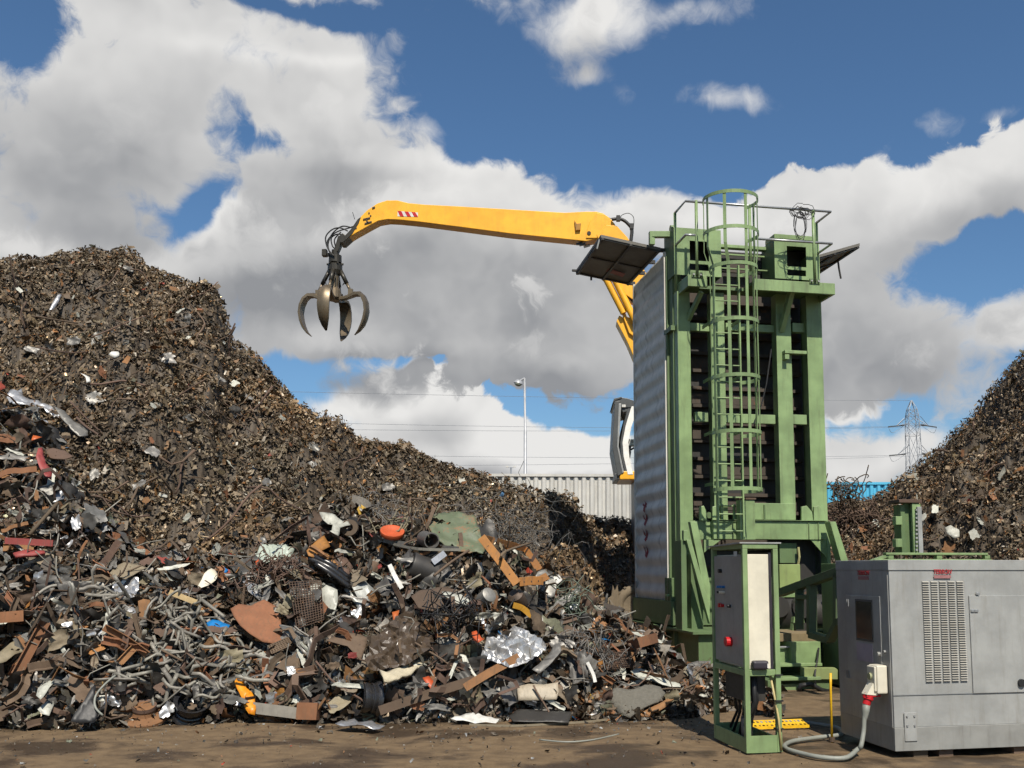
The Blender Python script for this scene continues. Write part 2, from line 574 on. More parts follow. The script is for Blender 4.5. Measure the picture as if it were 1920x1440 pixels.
C1 = crest([(-400, 560, 24), (-150, 500, 23.5), (0, 487, 23), (60, 480, 23), (100, 471, 23), (150, 462, 23), (178, 474, 23), (200, 464, 23), (228, 470, 23), (250, 494, 23),
            (300, 517, 23), (345, 534, 22.8), (385, 548, 22.8), (404, 590, 22.8), (420, 638, 22.7), (470, 664, 22.6), (500, 694, 22.5), (530, 719, 22.5), (560, 754, 22.5),
            (610, 794, 22.5), (650, 834, 22.5), (680, 858, 22.5), (760, 865, 22.5), (860, 879, 22.5), (900, 888, 22.5), (935, 905, 22.5), (990, 944, 23), (1060, 957, 24),
            (1110, 966, 25), (1200, 964, 26), (1235, 962, 31.5), (1510, 958, 31.5), (1548, 948, 26), (1620, 938, 25.5), (1660, 922, 25), (1690, 897, 25), (1750, 845, 25),
            (1800, 794, 24.5), (1850, 754, 24.5), (1890, 708, 24), (1920, 675, 24), (2000, 605, 23), (2150, 530, 22), (2350, 560, 22)])
T1 = np.array([(-400, 11.5), (500, 12), (900, 12.6), (1040, 14.5), (1120, 17.2), (1192, 19.2), (1225, 27.5), (1520, 27.5), (1552, 19.8), (1720, 17.2), (2350, 15.5)])
C2 = crest([(-400, 690, 13.8), (-150, 705, 13.7), (0, 742, 13.6), (60, 770, 13.5), (110, 830, 13.3), (150, 905, 13.1), (200, 995, 13), (300, 1035, 13), (480, 1042, 13),
            (560, 985, 13.2), (640, 968, 13.2), (760, 962, 13.2), (850, 966, 13.2), (920, 1005, 13.1), (1000, 1065, 13), (1060, 1092, 13), (1150, 1160, 13.4), (1250, 1215, 13),
            (1330, 1240, 12.3), (1400, 1285, 11.6), (1450, 1330, 11.2), (2350, 1330, 11.2)])
T2 = np.array([(-400, ground(0, 1366).y), (0, ground(0, 1366).y), (200, ground(200, 1362).y), (340, ground(340, 1352).y), (600, ground(600, 1350).y), (900, ground(900, 1350).y), (1150, ground(1150, 1346).y),
               (1290, ground(1290, 1342).y), (1400, ground(1400, 1322).y), (1450, 11.2), (2350, 11.2)])
HOLLOWS = [(178, 575, 1.1, 2.0), (60, 560, .8, .9), (380, 850, .7, 1.0), (330, 905, .6, .8), (690, 1085, .45, .9), (640, 1160, .3, .6), (130, 870, .5, .8), (20, 1320, .5, .5), (560, 700, .6, .3)]


def fbm(x, y, z, s, o=3):
    return noise.fractal((x * s, y * s, z), 0.8, 2.1, o)


NZ = None


def nz(x, y):
    """cheap tiled lookup of fractal relief so that big arrays stay fast"""
    global NZ
    if NZ is None:
        k = 256
        NZ = np.zeros((k, k))
        r = np.random.default_rng(3)
        for o, a in ((4, 1.0), (8, .55), (16, .34), (32, .22), (64, .15)):
            c = r.standard_normal((o, o))
            ii = np.arange(k) * o / k
            i0 = ii.astype(int)
            t = ii - i0
            t = t * t * (3 - 2 * t)
            i1 = (i0 + 1) % o
            A = c[np.ix_(i0, i0)] * (1 - t)[None, :] + c[np.ix_(i0, i1)] * t[None, :]
            B = c[np.ix_(i1, i0)] * (1 - t)[None, :] + c[np.ix_(i1, i1)] * t[None, :]
            NZ += a * (A * (1 - t)[:, None] + B * t[:, None])
    k = 256
    u = (np.asarray(x) * 40) % k
    v = (np.asarray(y) * 40) % k
    i = np.floor(u).astype(int) % k
    j = np.floor(v).astype(int) % k
    a, b = u - np.floor(u), v - np.floor(v)
    i1, j1 = (i + 1) % k, (j + 1) % k
    return NZ[i, j] * (1 - a) * (1 - b) + NZ[i1, j] * a * (1 - b) + NZ[i, j1] * (1 - a) * b + NZ[i1, j1] * a * b


def h1(x, y):
    x, y = np.asarray(x, float), np.asarray(y, float)
    p = x / np.maximum(y, 1) * F + CX
    zc = np.interp(p, C1[0], C1[1])
    yc = np.interp(p, C1[0], C1[2])
    y0 = np.interp(p, T1[:, 0], T1[:, 1])
    t = (y - y0) / (yc - y0)
    tt = np.clip(t, 0, 1)
    z = zc * (0.80 * tt + 0.20 * np.sin(tt * math.pi / 2)) - np.clip(-t, 0, 1) * 3
    z = np.where(t > 1, zc - (y - yc) * 0.72, z)
    am = np.clip(tt * 6, 0, 1) * np.clip((1.03 - tt) * 5, 0.12, 1)
    z = z + am * 0.36 * nz(x * 0.8, (y + z) * 0.55) + am * 0.15 * nz(x * 2.7 + 3, (y + z) * 1.9)
    return z


def h2(x, y):
    x, y = np.asarray(x, float), np.asarray(y, float)
    p = x / np.maximum(y, 1) * F + CX
    zc = np.interp(p, C2[0], C2[1])
    yc = np.interp(p, C2[0], C2[2])
    y0 = np.interp(p, T2[:, 0], T2[:, 1])
    t = (y - y0) / np.maximum(yc - y0, .05)
    tt = np.clip(t, 0, 1)
    z = zc * (0.12 * np.clip(tt * 12, 0, 1) + 0.88 * tt ** 0.9) - np.clip(-t, 0, 1) * 3
    z = np.where(t > 1, zc - (y - yc) * 0.8, z)
    am = np.clip(tt * 5, 0, 1)
    z = z + am * 0.14 * nz(x * 1.5 + 5, (y + z) * 1.2) + am * 0.05 * nz(x * 4 + 1, (y + z) * 3)
    return z


HC = []


def hh(x, y):
    z = np.maximum(h1(x, y), h2(x, y))
    for (hx, hy, r, d) in HC:
        q = ((x - hx) ** 2 + ((y - hy) * 0.8) ** 2) / (r * r)
        z = z - d * np.exp(-q * 2)
    return z


def hit(px, py):
    """where the sight line through a photo pixel meets the heaps (or the ground)"""
    d = ray(px, py)
    ys = np.arange(8.0, 30.0, 0.02)
    zz = CAM.z + d.z / d.y * ys
    xx = d.x / d.y * ys
    H = np.maximum(hh(xx, ys), 0.0)
    k = np.nonzero(zz <= H)[0]
    if len(k) == 0:
        return at(px, py, 22.0)
    y = ys[k[0]]
    return Vector((d.x / d.y * y, y, CAM.z + d.z / d.y * y))


for (px, py, r, d) in HOLLOWS:
    q = hit(px, py)
    HC.append((q.x, q.y + 0.2 + .25 * d, r, d))


def hnorm(p, e=0.25):
    a = float(hh(p.x + e, p.y)) - float(hh(p.x - e, p.y))
    b = float(hh(p.x, p.y + e)) - float(hh(p.x, p.y - e))
    return Vector((-a / (2 * e), -b / (2 * e), 1)).normalized()


def shreds(P, N, ln, wd, col, met, curl, nu=4):
    """many small bent sheet pieces as vertex and face arrays. P points, N surface normals"""
    n = len(P)
    r = RNG
    t1 = r.standard_normal((n, 3))
    # lie mostly along the surface but poke out of it as well
    t1 -= N * (np.sum(t1 * N, 1, keepdims=True)) * r.uniform(0.35, 0.95, (n, 1))
    t1 /= np.linalg.norm(t1, axis=1, keepdims=True)
    a = r.standard_normal((n, 3)) * 0.8 + N * 0.35
    t2 = np.cross(a, t1)
    t2 /= np.linalg.norm(t2, axis=1, keepdims=True) + 1e-9
    t3 = np.cross(t1, t2)
    V = np.zeros((n, nu, 2, 3))
    for i in range(nu):
        s = i / (nu - 1) - 0.5
        ang = curl * s * 2
        cx = np.where(np.abs(curl) > 1e-3, np.sin(ang) / (2 * curl), s)
        cz = np.where(np.abs(curl) > 1e-3, (1 - np.cos(ang)) / (2 * curl), 0)
        tw = r.uniform(-0.5, 0.5, n)
        wv = wd * r.uniform(0.45, 1.15, n)
        for j in (0, 1):
            q = (j - 0.5) * wv
            V[:, i, j] = P + t1 * (cx * ln)[:, None] + t3 * (cz * ln + q * tw)[:, None] + t2 * (q * (1 - 0.2 * tw * tw))[:, None]
    V = V.reshape(-1, 3)
    b = (np.arange(n) * nu * 2)[:, None, None]
    fi = np.array([[2 * i, 2 * i + 1, 2 * i + 3, 2 * i + 2] for i in range(nu - 1)])[None]
    Fc = (b + fi).reshape(-1, 4)
    C = np.concatenate([col, met[:, None]], 1).repeat(nu * 2, 0)
    return V, Fc, C


PAL_SHRED = np.array([(.135, .100, .062), (.18, .138, .088), (.095, .068, .043), (.22, .175, .118), (.145, .112, .074), (.19, .105, .045), (.065, .048, .033), (.27, .225, .165), (.125, .095, .052), (.24, .115, .04), (.33, .30, .255), (.12, .12, .085), (.55, .52, .46), (.26, .05, .035), (.05, .12, .22)])
W_SHRED = np.array([17, 16, 15, 9, 12, 6, 9, 5, 9, 2.4, 2.0, 1.5, .7, .12, .06])


def mass(name, V, Fc, C, label, cat):
    me = bpy.data.meshes.new(name)
    me.vertices.add(len(V))
    me.vertices.foreach_set('co', V.astype(np.float32).ravel())
    me.loops.add(len(Fc) * 4)
    me.loops.foreach_set('vertex_index', Fc.astype(np.int32).ravel())
    me.polygons.add(len(Fc))
    me.polygons.foreach_set('loop_start', (np.arange(len(Fc)) * 4).astype(np.int32))
    me.polygons.foreach_set('loop_total', np.full(len(Fc), 4, np.int32))
    a = me.attributes.new('Col', 'FLOAT_COLOR', 'POINT')
    a.data.foreach_set('color', C.astype(np.float32).ravel())
    me.update(calc_edges=True)
    o = link(name, me, SHRED)
    tag(o, label, cat, kind='stuff')
    return o


def heap_grid(p0, p1, np_, ny, hf, y0f, y1f, drop, col):
    ps = np.linspace(p0, p1, np_)
    t = np.linspace(0, 1, ny)
    PP, TT = np.meshgrid(ps, t)
    ya, yb = y0f(PP), y1f(PP)
    Y = ya + (yb - ya) * TT
    X = (PP - CX) / F * Y
    Z = hf(X, Y) - drop + RNG.uniform(-.07, .05, X.shape)
    X = X + RNG.uniform(-.03, .03, X.shape)
    v = np.stack([X, Y, Z], -1).reshape(-1, 3)
    idx = np.arange(np_ * ny).reshape(ny, np_)
    f = np.stack([idx[:-1, :-1], idx[:-1, 1:], idx[1:, 1:], idx[1:, :-1]], -1).reshape(-1, 4)
    c = np.tile(np.array([*col, 0.0]), (len(v), 1))
    c[:, :3] *= RNG.uniform(.45, 1.9, (len(v), 1))
    return v, f, c


def normals(x, y, hf, e=0.15):
    a = (hf(x + e, y) - hf(x - e, y)) / (2 * e)
    b = (hf(x, y + e) - hf(x, y - e)) / (2 * e)
    N = np.stack([-a, -b, np.ones_like(a)], -1)
    return N / np.linalg.norm(N, axis=1, keepdims=True)


def shred_heap(name, p0, p1, n, label):
    y0f = lambda p: np.interp(p, T1[:, 0], T1[:, 1]) - 0.3
    ycf = lambda p: np.interp(p, C1[0], C1[2])
    y1f = lambda p: ycf(p) + 8
    G = heap_grid(p0, p1, int((p1 - p0) / 4), 210, hh, y0f, y1f, 0.13, (.06, .045, .030))
    p = RNG.uniform(p0, p1, n)
    t = RNG.uniform(0, 1, n) ** 0.8
    y = y0f(p) + (ycf(p) + 1.6 - y0f(p)) * t
    x = (p - CX) / F * y
    z = hh(x, y)
    keep = z > -0.1
    # skip what the mixed heap in front covers
    keep &= h1(x, y) > h2(x, y) - 0.35
    p, x, y, z = p[keep], x[keep], y[keep], z[keep]
    n = len(x)
    N = normals(x, y, hh)
    P = np.stack([x, y, z], -1) + N * RNG.uniform(-0.12, 0.08, (n, 1))
    ln = RNG.gamma(3.4, 0.0175, n) + 0.022
    wd = ln * RNG.uniform(0.18, 0.62, n)
    big = RNG.random(n) < 0.012
    ln = np.where(big, ln * 2.2, ln)
    sl = RNG.random(n) < 0.10
    ln = np.where(sl, ln * 2.0, ln)
    wd = np.where(sl, wd * 0.22, wd)
    # patches of rustier and greyer shred
    pat = nz(x * 0.5 + 9, (y + z) * 0.4)
    k = RNG.choice(len(PAL_SHRED), n, p=W_SHRED / W_SHRED.sum())
    col = PAL_SHRED[k] * RNG.uniform(0.8, 1.35, (n, 1)) * np.array([1.10, 1.02, .92]) * (1 + .16 * nz(x * .9 + 2, (y + z) * .8))[:, None]
    col *= np.stack([1 + 0.04 * pat, 1 + 0.0 * pat, 1 - 0.05 * pat], -1)
    met = np.where(RNG.random(n) < 0.06, RNG.uniform(0.5, 1, n), RNG.uniform(0, 0.25, n))
    col = np.where((met > .5)[:, None], col * np.array([1.35, 1.4, 1.5]), col)
    curl = RNG.uniform(0.15, 1.5, n) * np.sign(RNG.standard_normal(n))
    S = shreds(P, N, ln, wd, np.clip(col, 0, .85), met, curl, 3)
    V = np.concatenate([G[0], S[0]])
    Fc = np.concatenate([G[1], S[1] + len(G[0])])
    C = np.concatenate([G[2], S[2]])
    return mass(name, V, Fc, C, label, 'scrap heap')


shred_heap('shredded_scrap_heap', -330, 1330, 330000, 'towering brown heap of shredded metal behind the mixed scrap')
shred_heap('shredded_scrap_heap', 1330, 2280, 110000, 'brown heap of shredded metal rising behind the grey power unit')

PAL_MIX = np.array([(.11, .085, .06), (.19, .16, .125), (.07, .055, .042), (.20, .10, .045), (.28, .135, .05), (.26, .25, .23), (.40, .39, .37), (.58, .58, .56), (.13, .11, .085), (.10, .10, .095), (.16, .17, .12), (.45, .06, .03), (.02, .15, .40), (.60, .40, .08)])
W_MIX = np.array([18, 12, 18, 8, 3, 8, 4, 1.8, 12, 11, 4, .4, .2, .2])


def mixed_heap(n):
    y0f = lambda p: np.interp(p, T2[:, 0], T2[:, 1]) - 0.35
    ycf = lambda p: np.interp(p, C2[0], C2[2])
    G = heap_grid(-330, 1452, 300, 60, hh, y0f, lambda p: ycf(p) + 1.5, 0.09, (.055, .042, .030))
    p = RNG.uniform(-330, 1445, n)
    t = RNG.uniform(0, 1, n)
    y = y0f(p) + (ycf(p) + 0.5 - y0f(p)) * t
    x = (p - CX) / F * y
    z = np.maximum(hh(x, y), 0.0)
    keep = (h2(x, y) > h1(x, y) - 0.15) & (hh(x, y) > -0.12)
    x, y, z = x[keep], y[keep], z[keep]
    n = len(x)
    N = normals(x, y, lambda a, b: np.maximum(hh(a, b), 0))
    P = np.stack([x, y, z], -1) + N * RNG.uniform(-0.10, 0.07, (n, 1))
    ln = RNG.gamma(2.6, 0.04, n) + 0.035
    wd = ln * RNG.uniform(0.10, 0.75, n)
    sl = RNG.random(n) < 0.22
    ln = np.where(sl, ln * 1.9, ln)
    wd = np.where(sl, wd * 0.16, wd)
    k = RNG.choice(len(PAL_MIX), n, p=W_MIX / W_MIX.sum())
    col = PAL_MIX[k] * RNG.uniform(0.55, 1.15, (n, 1)) * np.array([1.06, 1.0, .92])
    met = np.where(RNG.random(n) < 0.28, RNG.uniform(0.5, 1, n), RNG.uniform(0, 0.25, n))
    col = np.where((met > .5)[:, None], col * 1.5, col)
    curl = RNG.uniform(0.05, 1.6, n) * np.sign(RNG.standard_normal(n))
    S = shreds(P, N, ln, wd, np.clip(col, 0, .85), met, curl, 5)
    V = np.concatenate([G[0], S[0]])
    Fc = np.concatenate([G[1], S[1] + len(G[0])])
    C = np.concatenate([G[2], S[2]])
    mass('mixed_scrap_heap', V, Fc, C, 'low dark heap of tangled mixed scrap fragments at the foot of the shredded heap', 'scrap heap')


mixed_heap(75000)

# ------------------------------------------------------------------ frames: local axes for things that stand square to each other
ANG = math.radians(11.3)


class Frame:
    def __init__(s, o, a=ANG):
        s.o = Vector(o)
        s.a = a
        s.ax = Vector((math.cos(a), math.sin(a), 0))
        s.ay = Vector((-math.sin(a), math.cos(a), 0))

    def onY(s, px, py, Y):
        """local (X, Z) where a sight line meets the plane at local depth Y"""
        d = ray(px, py)
        t = (Y - (CAM - s.o).dot(s.ay)) / d.dot(s.ay)
        q = CAM + d * t - s.o
        return q.dot(s.ax), q.z

    def onX(s, px, py, X):
        d = ray(px, py)
        t = (X - (CAM - s.o).dot(s.ax)) / d.dot(s.ax)
        q = CAM + d * t - s.o
        return q.dot(s.ay), q.z

    def rect(s, mb, px0, py0, px1, py1, Y, dep, lean=None):
        pm = lean if lean is not None else None
        x0, z0 = s.onY(px0, pm or py0, Y)
        x1, z1 = s.onY(px1, pm or py1, Y)
        z0 = s.onY(px0, py0, Y)[1]
        z1 = s.onY(px1, py1, Y)[1]
        return mb.box(x0, x1, Y, Y + dep, z0, z1)

    def poly(s, mb, pts, Y, dep):
        q = []
        for (px, py) in pts:
            x, z = s.onY(px, py, Y)
            q.append((x, Y, z))
        return mb.prism(q, (0, dep, 0))

    def p3(s, px, py, Y):
        x, z = s.onY(px, py, Y)
        return Vector((x, Y, z))


def holed(mb, x0, x1, z0, z1, y0, y1, holes):
    """flat plate with rectangular openings"""
    xs = sorted({x0, x1, *[h[0] for h in holes], *[h[1] for h in holes]})
    zs = sorted({z0, z1, *[h[2] for h in holes], *[h[3] for h in holes]})
    for i in range(len(xs) - 1):
        for j in range(len(zs) - 1):
            cx, cz = (xs[i] + xs[i + 1]) / 2, (zs[j] + zs[j + 1]) / 2
            if not any(h[0] < cx < h[1] and h[2] < cz < h[3] for h in holes):
                mb.box(xs[i], xs[i + 1], y0, y1, zs[j], zs[j + 1])
    return mb


def merge(mb):
    return mb


T = Frame(at(1273, 1066, 15.8) * 1.0)
T.o.z = 0
BV = 0.006
W = T.onY(1547, 800, 0)[0]          # tower width


def build_tower():
    t = thing('baling_tower', 'tall green steel tower with caged ladder and grey corrugated side', 'machine', T.o, ANG)
    zt = T.onY(1285, 548, 0)[1]
    zb = T.onY(1285, 976, 0)[1]
    # four front columns
    for (a, b, top, bot) in ((1273, 1297, 546, 1230), (1337, 1362, 548, 976), (1460, 1488, 548, 968), (1518, 1547, 548, 1010)):
        mb = MB()
        x0, x1 = T.onY(a, 800, 0)[0], T.onY(b, 800, 0)[0]
        mb.box(x0, x1, 0, 0.2, T.onY(a, bot, 0)[1], T.onY(a, top, 0)[1])
        mb.build('column', GREEN, t, bevel=BV)
    # side frame between front column and corrugated wall
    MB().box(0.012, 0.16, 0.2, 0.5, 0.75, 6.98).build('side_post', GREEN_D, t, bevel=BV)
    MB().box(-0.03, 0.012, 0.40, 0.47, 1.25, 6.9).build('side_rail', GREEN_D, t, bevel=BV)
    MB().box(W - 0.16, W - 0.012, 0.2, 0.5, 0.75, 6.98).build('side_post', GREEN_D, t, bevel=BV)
    MB().box(-0.05, 0.02, 0.1, 0.5, 5.55, 5.63).build('side_bracket', GREEN_D, t)
    # pressing box inside: dark steel wall with horizontal channels
    MB().box(0.05, W - 0.05, 0.62, 2.5, 1.1, 6.95).build('box_wall', DARK, t)
    k = 0
    z = 1.35
    while z < 6.6:
        MB().box(0.17, W - 0.17, 0.50, 0.615, z, z + 0.055).build('rib', RIBS, t)
        if k % 2 == 0:
            MB().box(0.17, W - 0.17, 0.565, 0.615, z + 0.07, z + 0.24).build('channel', RIBS, t)
        z += 0.30
        k += 1
    # corrugated left wall
    prof = []
    z = 1.13
    per = 0.283
    while z < 6.99:
        for fr, dx in ((0, -.004), (.18, -.02), (.34, -.044), (.56, -.044), (.74, -.02), (.92, -.004)):
            if z + fr * per < 6.99:
                prof.append((dx, z + fr * per))
        z += per
    prof.append((0, 6.99))
    mb = MB()
    vs, fs = [], []
    ys = [0.5, 1.0, 1.5, 2.0, 2.42]
    for (dx, zz) in prof:
        for y in ys:
            vs.append((dx + 0.004 * noise.noise((y * 2, zz * 1.3, 1)), y, zz))
    n = len(ys)
    for i in range(len(prof) - 1):
        for j in range(n - 1):
            fs.append((i * n + j, i * n + j + 1, (i + 1) * n + j + 1, (i + 1) * n + j))
    o = len(vs)
    vs += [(x + 0.05, y, zz) for (x, y, zz) in vs]
    fs += [tuple(o + q for q in f[::-1]) for f in fs]
    mb.add(vs, fs)
    mb.build('corrugated_wall', CORR, t, smooth=True)

    MB().box(-.05, .0, 2.42, 2.465, 1.13, 6.99).build('wall_trim', CORR, t)
    MB().box(-.05, .0, .455, .5, 1.13, 6.99).build('wall_trim', CORR, t)

    def cx(zz):
        return np.interp(zz, [p[1] for p in prof], [p[0] for p in prof])

    # sprayed red marks on the corrugated wall
    marks = [[[(1205, 939), (1208, 942), (1208, 955)], [(1204, 945), (1204, 949), (1210, 949)], [(1208, 952), (1208, 960)]],
             [[(1204, 966), (1205, 974), (1208, 974)], [(1210, 964), (1209, 975), (1209, 985)], [(1205, 972), (1211, 976)]],
             [[(1205, 995), (1205, 1003), (1210, 1006)], [(1210, 994), (1210, 1014)], [(1206, 1004), (1212, 1010)]],
             [[(1205, 1022), (1206, 1031), (1210, 1040), (1211, 1044)], [(1210, 1022), (1211, 1032), (1212, 1044)]]]
    for chars in marks:
        mb = MB()
        for st in chars:
            for (a, b) in zip(st[:-1], st[1:]):
                q0 = T.onX(*a, -0.05)
                q1 = T.onX(*b, -0.05)
                m = 6
                pts = [(q0[0] + (q1[0] - q0[0]) * i / m, q0[1] + (q1[1] - q0[1]) * i / m) for i in range(m + 1)]
                L = []
                for (y, zz) in pts:
                    for s_ in (-1, 1):
                        L.append((cx(zz) - 0.012, y + s_ * 0.05, zz + s_ * .02))
                mb.add(L, [(2 * i, 2 * i + 1, 2 * i + 3, 2 * i + 2) for i in range(m)])
        mb.build('red_spray_mark', REDSPRAY, t)
    MB().box(-0.055, -0.03, 2.38, 2.46, 1.30, 1.42).build('lock_plate', GALV, t)
    # base under the corrugated wall
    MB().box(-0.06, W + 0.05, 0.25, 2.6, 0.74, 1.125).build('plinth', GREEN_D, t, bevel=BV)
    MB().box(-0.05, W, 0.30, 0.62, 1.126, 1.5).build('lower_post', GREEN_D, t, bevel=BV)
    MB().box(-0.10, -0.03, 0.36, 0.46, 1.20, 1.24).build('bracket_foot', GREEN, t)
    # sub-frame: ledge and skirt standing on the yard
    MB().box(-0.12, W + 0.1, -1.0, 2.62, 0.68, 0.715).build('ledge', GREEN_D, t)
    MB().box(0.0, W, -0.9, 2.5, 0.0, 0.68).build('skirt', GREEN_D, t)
    for y in (0.1, 0.9, 1.7, 2.4):
        MB().box(-0.06, 0.0, y, y + 0.05, 0.0, 0.68).build('skirt_stiffener', GREEN_D, t)

    # ---- platform on top
    yp = -0.5
    x0, zf0 = T.onY(1290, 531, yp)
    x1, zf1 = T.onY(1566, 546, yp)
    ztop = T.onY(1428, 523, yp)[1]
    zbot = T.onY(1428, 538.5, yp)[1] - 0.05
    xa = T.onY(1327, 530, yp)[0]
    xb = T.onY(1412, 530, yp)[0]
    MB().box(x0, xa, yp, yp + .05, zbot, ztop).build('fascia', GREEN, t, bevel=BV)
    MB().box(xb, x1, yp, yp + .05, zbot, ztop).build('fascia', GREEN, t, bevel=BV)
    MB().box(x0, x0 + .05, yp + .05, 0.2, zbot, ztop).build('side_fascia', GREEN, t, bevel=BV)
    MB().box(x1 - .05, x1, yp + .05, 0.2, zbot, ztop).build('side_fascia', GREEN, t, bevel=BV)
    MB().box(x0 + .05, x1 - .05, yp + .42, 0.2, ztop - .09, ztop - .04).build('deck_plate', GREEN_D, t)
    for (a, b) in ((x0 + .05, xa), (xb, x1 - .05)):
        MB().box(a, b, yp + .05, yp + .42, ztop - .09, ztop - .04).build('deck_plate', GREEN_D, t)
    # cabins on the platform
    for (a, b, top, bot, hs, deep) in ((1264, 1352, 429, 517, [(1293, 1329, 451, 488), (1293, 1329, 494, 506)], .55), (1452, 1536, 451, 524, [(1475, 1511, 461, 499), (1476, 1511, 505, 516)], .55)):
        X0, X1 = T.onY(a, 470, 0)[0], T.onY(b, 470, 0)[0]
        Z1, Z0 = T.onY((a + b) / 2, top, 0)[1], T.onY((a + b) / 2, bot, 0)[1]
        H = []
        for (p, q, r, s_) in hs:
            H.append((T.onY(p, r, 0)[0], T.onY(q, r, 0)[0], T.onY(p, s_, 0)[1], T.onY(p, r, 0)[1]))
        holed(MB(), X0, X1, Z0, Z1, 0, .012, H).build('cabin_front', GREEN, t)
        mb = MB()
        mb.box(X0, X0 + .012, .012, deep, Z0, Z1).box(X1 - .012, X1, .012, deep, Z0, Z1).box(X0 + .012, X1 - .012, deep - .012, deep, Z0, Z1).box(X0 + .012, X1 - .012, .012, deep - .012, Z1 - .012, Z1 - .001)
        mb.build('cabin_shell', GREEN_D, t)
        MB().box(X0 + .05, X1 - .05, deep - .12, deep - .02, Z0 + .05, Z1 - .05).build('cabin_fitting', DARK, t)
    T.rect(MB(), 1452, 438, 1530, 452, .03, .4, 445).build('cabin_cap', GREEN, t, bevel=BV)
    T.rect(MB(), 1350, 457, 1454, 470, .35, .12, 465).build('back_beam', GREEN, t, bevel=BV)
    T.rect(MB(), 1350, 471, 1454, 514, .60, .05, 490).build('back_wall', DARK, t)
    T.rect(MB(), 1352, 477, 1452, 481, .42, .03, 480).build('back_rail', GREEN, t)
    T.rect(MB(), 1362, 494, 1412, 513, .45, .03, 500).build('back_plate', RIBS, t)
    T.rect(MB(), 1350, 503, 1450, 507, .30, .04, 505).build('back_rail', GREEN, t)
    # arm that holds the flap
    a = T.p3(1262, 440, .25)
    b = T.p3(1222, 440, .35)
    MB().bar(a, b, .10, .10).build('flap_arm', GREEN, t, bevel=BV)
    MB().bar(b + Vector((0, 0, .05)), b - Vector((0, 0, .18)), .09, .09).build('flap_arm_foot', GREEN, t, bevel=BV)
    MB().tube([a + Vector((-.05, 0, .1)), a + Vector((.03, 0, .1))], .06, 12).build('arm_pin', GREEN, t)
    # handrails
    r = .021
    def rail(name, pts, rr=r):
        MB().tube(pts, rr, 10).build(name, GALV_L, t, smooth=True)
    yr = yp - .02
    A, B = T.p3(1285, 377, yr), T.p3(1558, 397, yr)
    back = Vector((0, .55, 0))
    rail('top_rail', [A + back, A, B, B + back])
    A2, B2 = T.p3(1285, 440, yr), T.p3(1562, 457, yr)
    A2.x, B2.x = A.x, B.x
    rail('middle_rail', [A2 + back, A2, T.p3(1306, 441, yr)])
    rail('middle_rail', [T.p3(1410, 447, yr), B2, B2 + back])
    for (px, y0, y1, yy) in ((1305, 376, 516, yr), (1405, 384, 512, yr), (1524, 394, 528, yr)):
        q = T.p3(px, y0, yy)
        w_ = T.p3(px, y1, yy)
        w_.x = q.x
        MB().tube([q, w_], .026, 10).build('rail_post', GREEN, t, smooth=True)
        MB().box(q.x - .09, q.x + .09, yy + .002, yy + .022, w_.z - .03, w_.z + .05).build('post_clamp', GREEN_D, t)
        for sx in (-.06, .06):
            MB().tube([(q.x + sx, yy - .02, w_.z + .01), (q.x + sx, yy + .01, w_.z + .01)], .016, 6).build('clamp_bolt', GALV, t)
    for q in (A + back, B + back):
        MB().tube([q, (q.x, q.y, ztop - .12)], .026, 10).build('rail_post', GREEN, t, smooth=True)

    # ---- caged ladder
    yl = -.56
    lx0, lx1 = T.onY(1341, 700, yl)[0], T.onY(1388, 700, yl)[0]
    zl0, zl1 = T.onY(1365, 1010, yl)[1], T.onY(1365, 508, yl)[1]
    for x in (lx0, lx1):
        MB().box(x - .012, x + .012, yl - .03, yl + .03, zl0, zl1 + .1).build('ladder_stile', GREEN, t)
    z = zl0 + .12
    while z < zl1:
        MB().tube([(lx0 - .01, yl, z), (lx1 + .01, yl, z)], .011, 8).build('ladder_rung', GREEN, t)
        z += .262
    for py in (600, 705, 808, 905):
        zz = T.onY(1365, py, yl)[1]
        for x in (lx0, lx1):
            MB().box(x - .008, x + .008, yl + .03, 0.0, zz - .025, zz + .025).build('ladder_bracket', GREEN, t)
    xc = (lx0 + lx1) / 2
    R = .37
    yc = yl - .33

    def arc(cx_, cy_, zz, R_, a0, a1, name='cage_hoop', n=28):
        vs, fs = [], []
        for i in range(n + 1):
            a_ = a0 + (a1 - a0) * i / n
            for rr, hz in ((R_, -.028), (R_ + .008, -.028), (R_ + .008, .028), (R_, .028)):
                vs.append((cx_ + rr * math.sin(a_), cy_ - rr * math.cos(a_), zz + hz))
        for i in range(n):
            for k_ in range(4):
                fs.append((i * 4 + k_, i * 4 + (k_ + 1) % 4, i * 4 + 4 + (k_ + 1) % 4, i * 4 + 4 + k_))
        fs += [(0, 1, 2, 3), (n * 4 + 3, n * 4 + 2, n * 4 + 1, n * 4)]
        MB().add(vs, fs).build(name, GREEN, t)

    lim = math.radians(148)
    zh = [T.onY(1384, py, yc - R)[1] for py in (915, 806, 701, 595, 491)]
    for zz in zh:
        arc(xc, yc, zz, R, -lim, lim)
    up = [T.onY(1375, py, yc - R - .05)[1] for py in (423, 357)]
    Ru = .43
    xu = xc - .03
    for zz in up:
        arc(xu, yc, zz, Ru, -math.radians(125), math.radians(125))
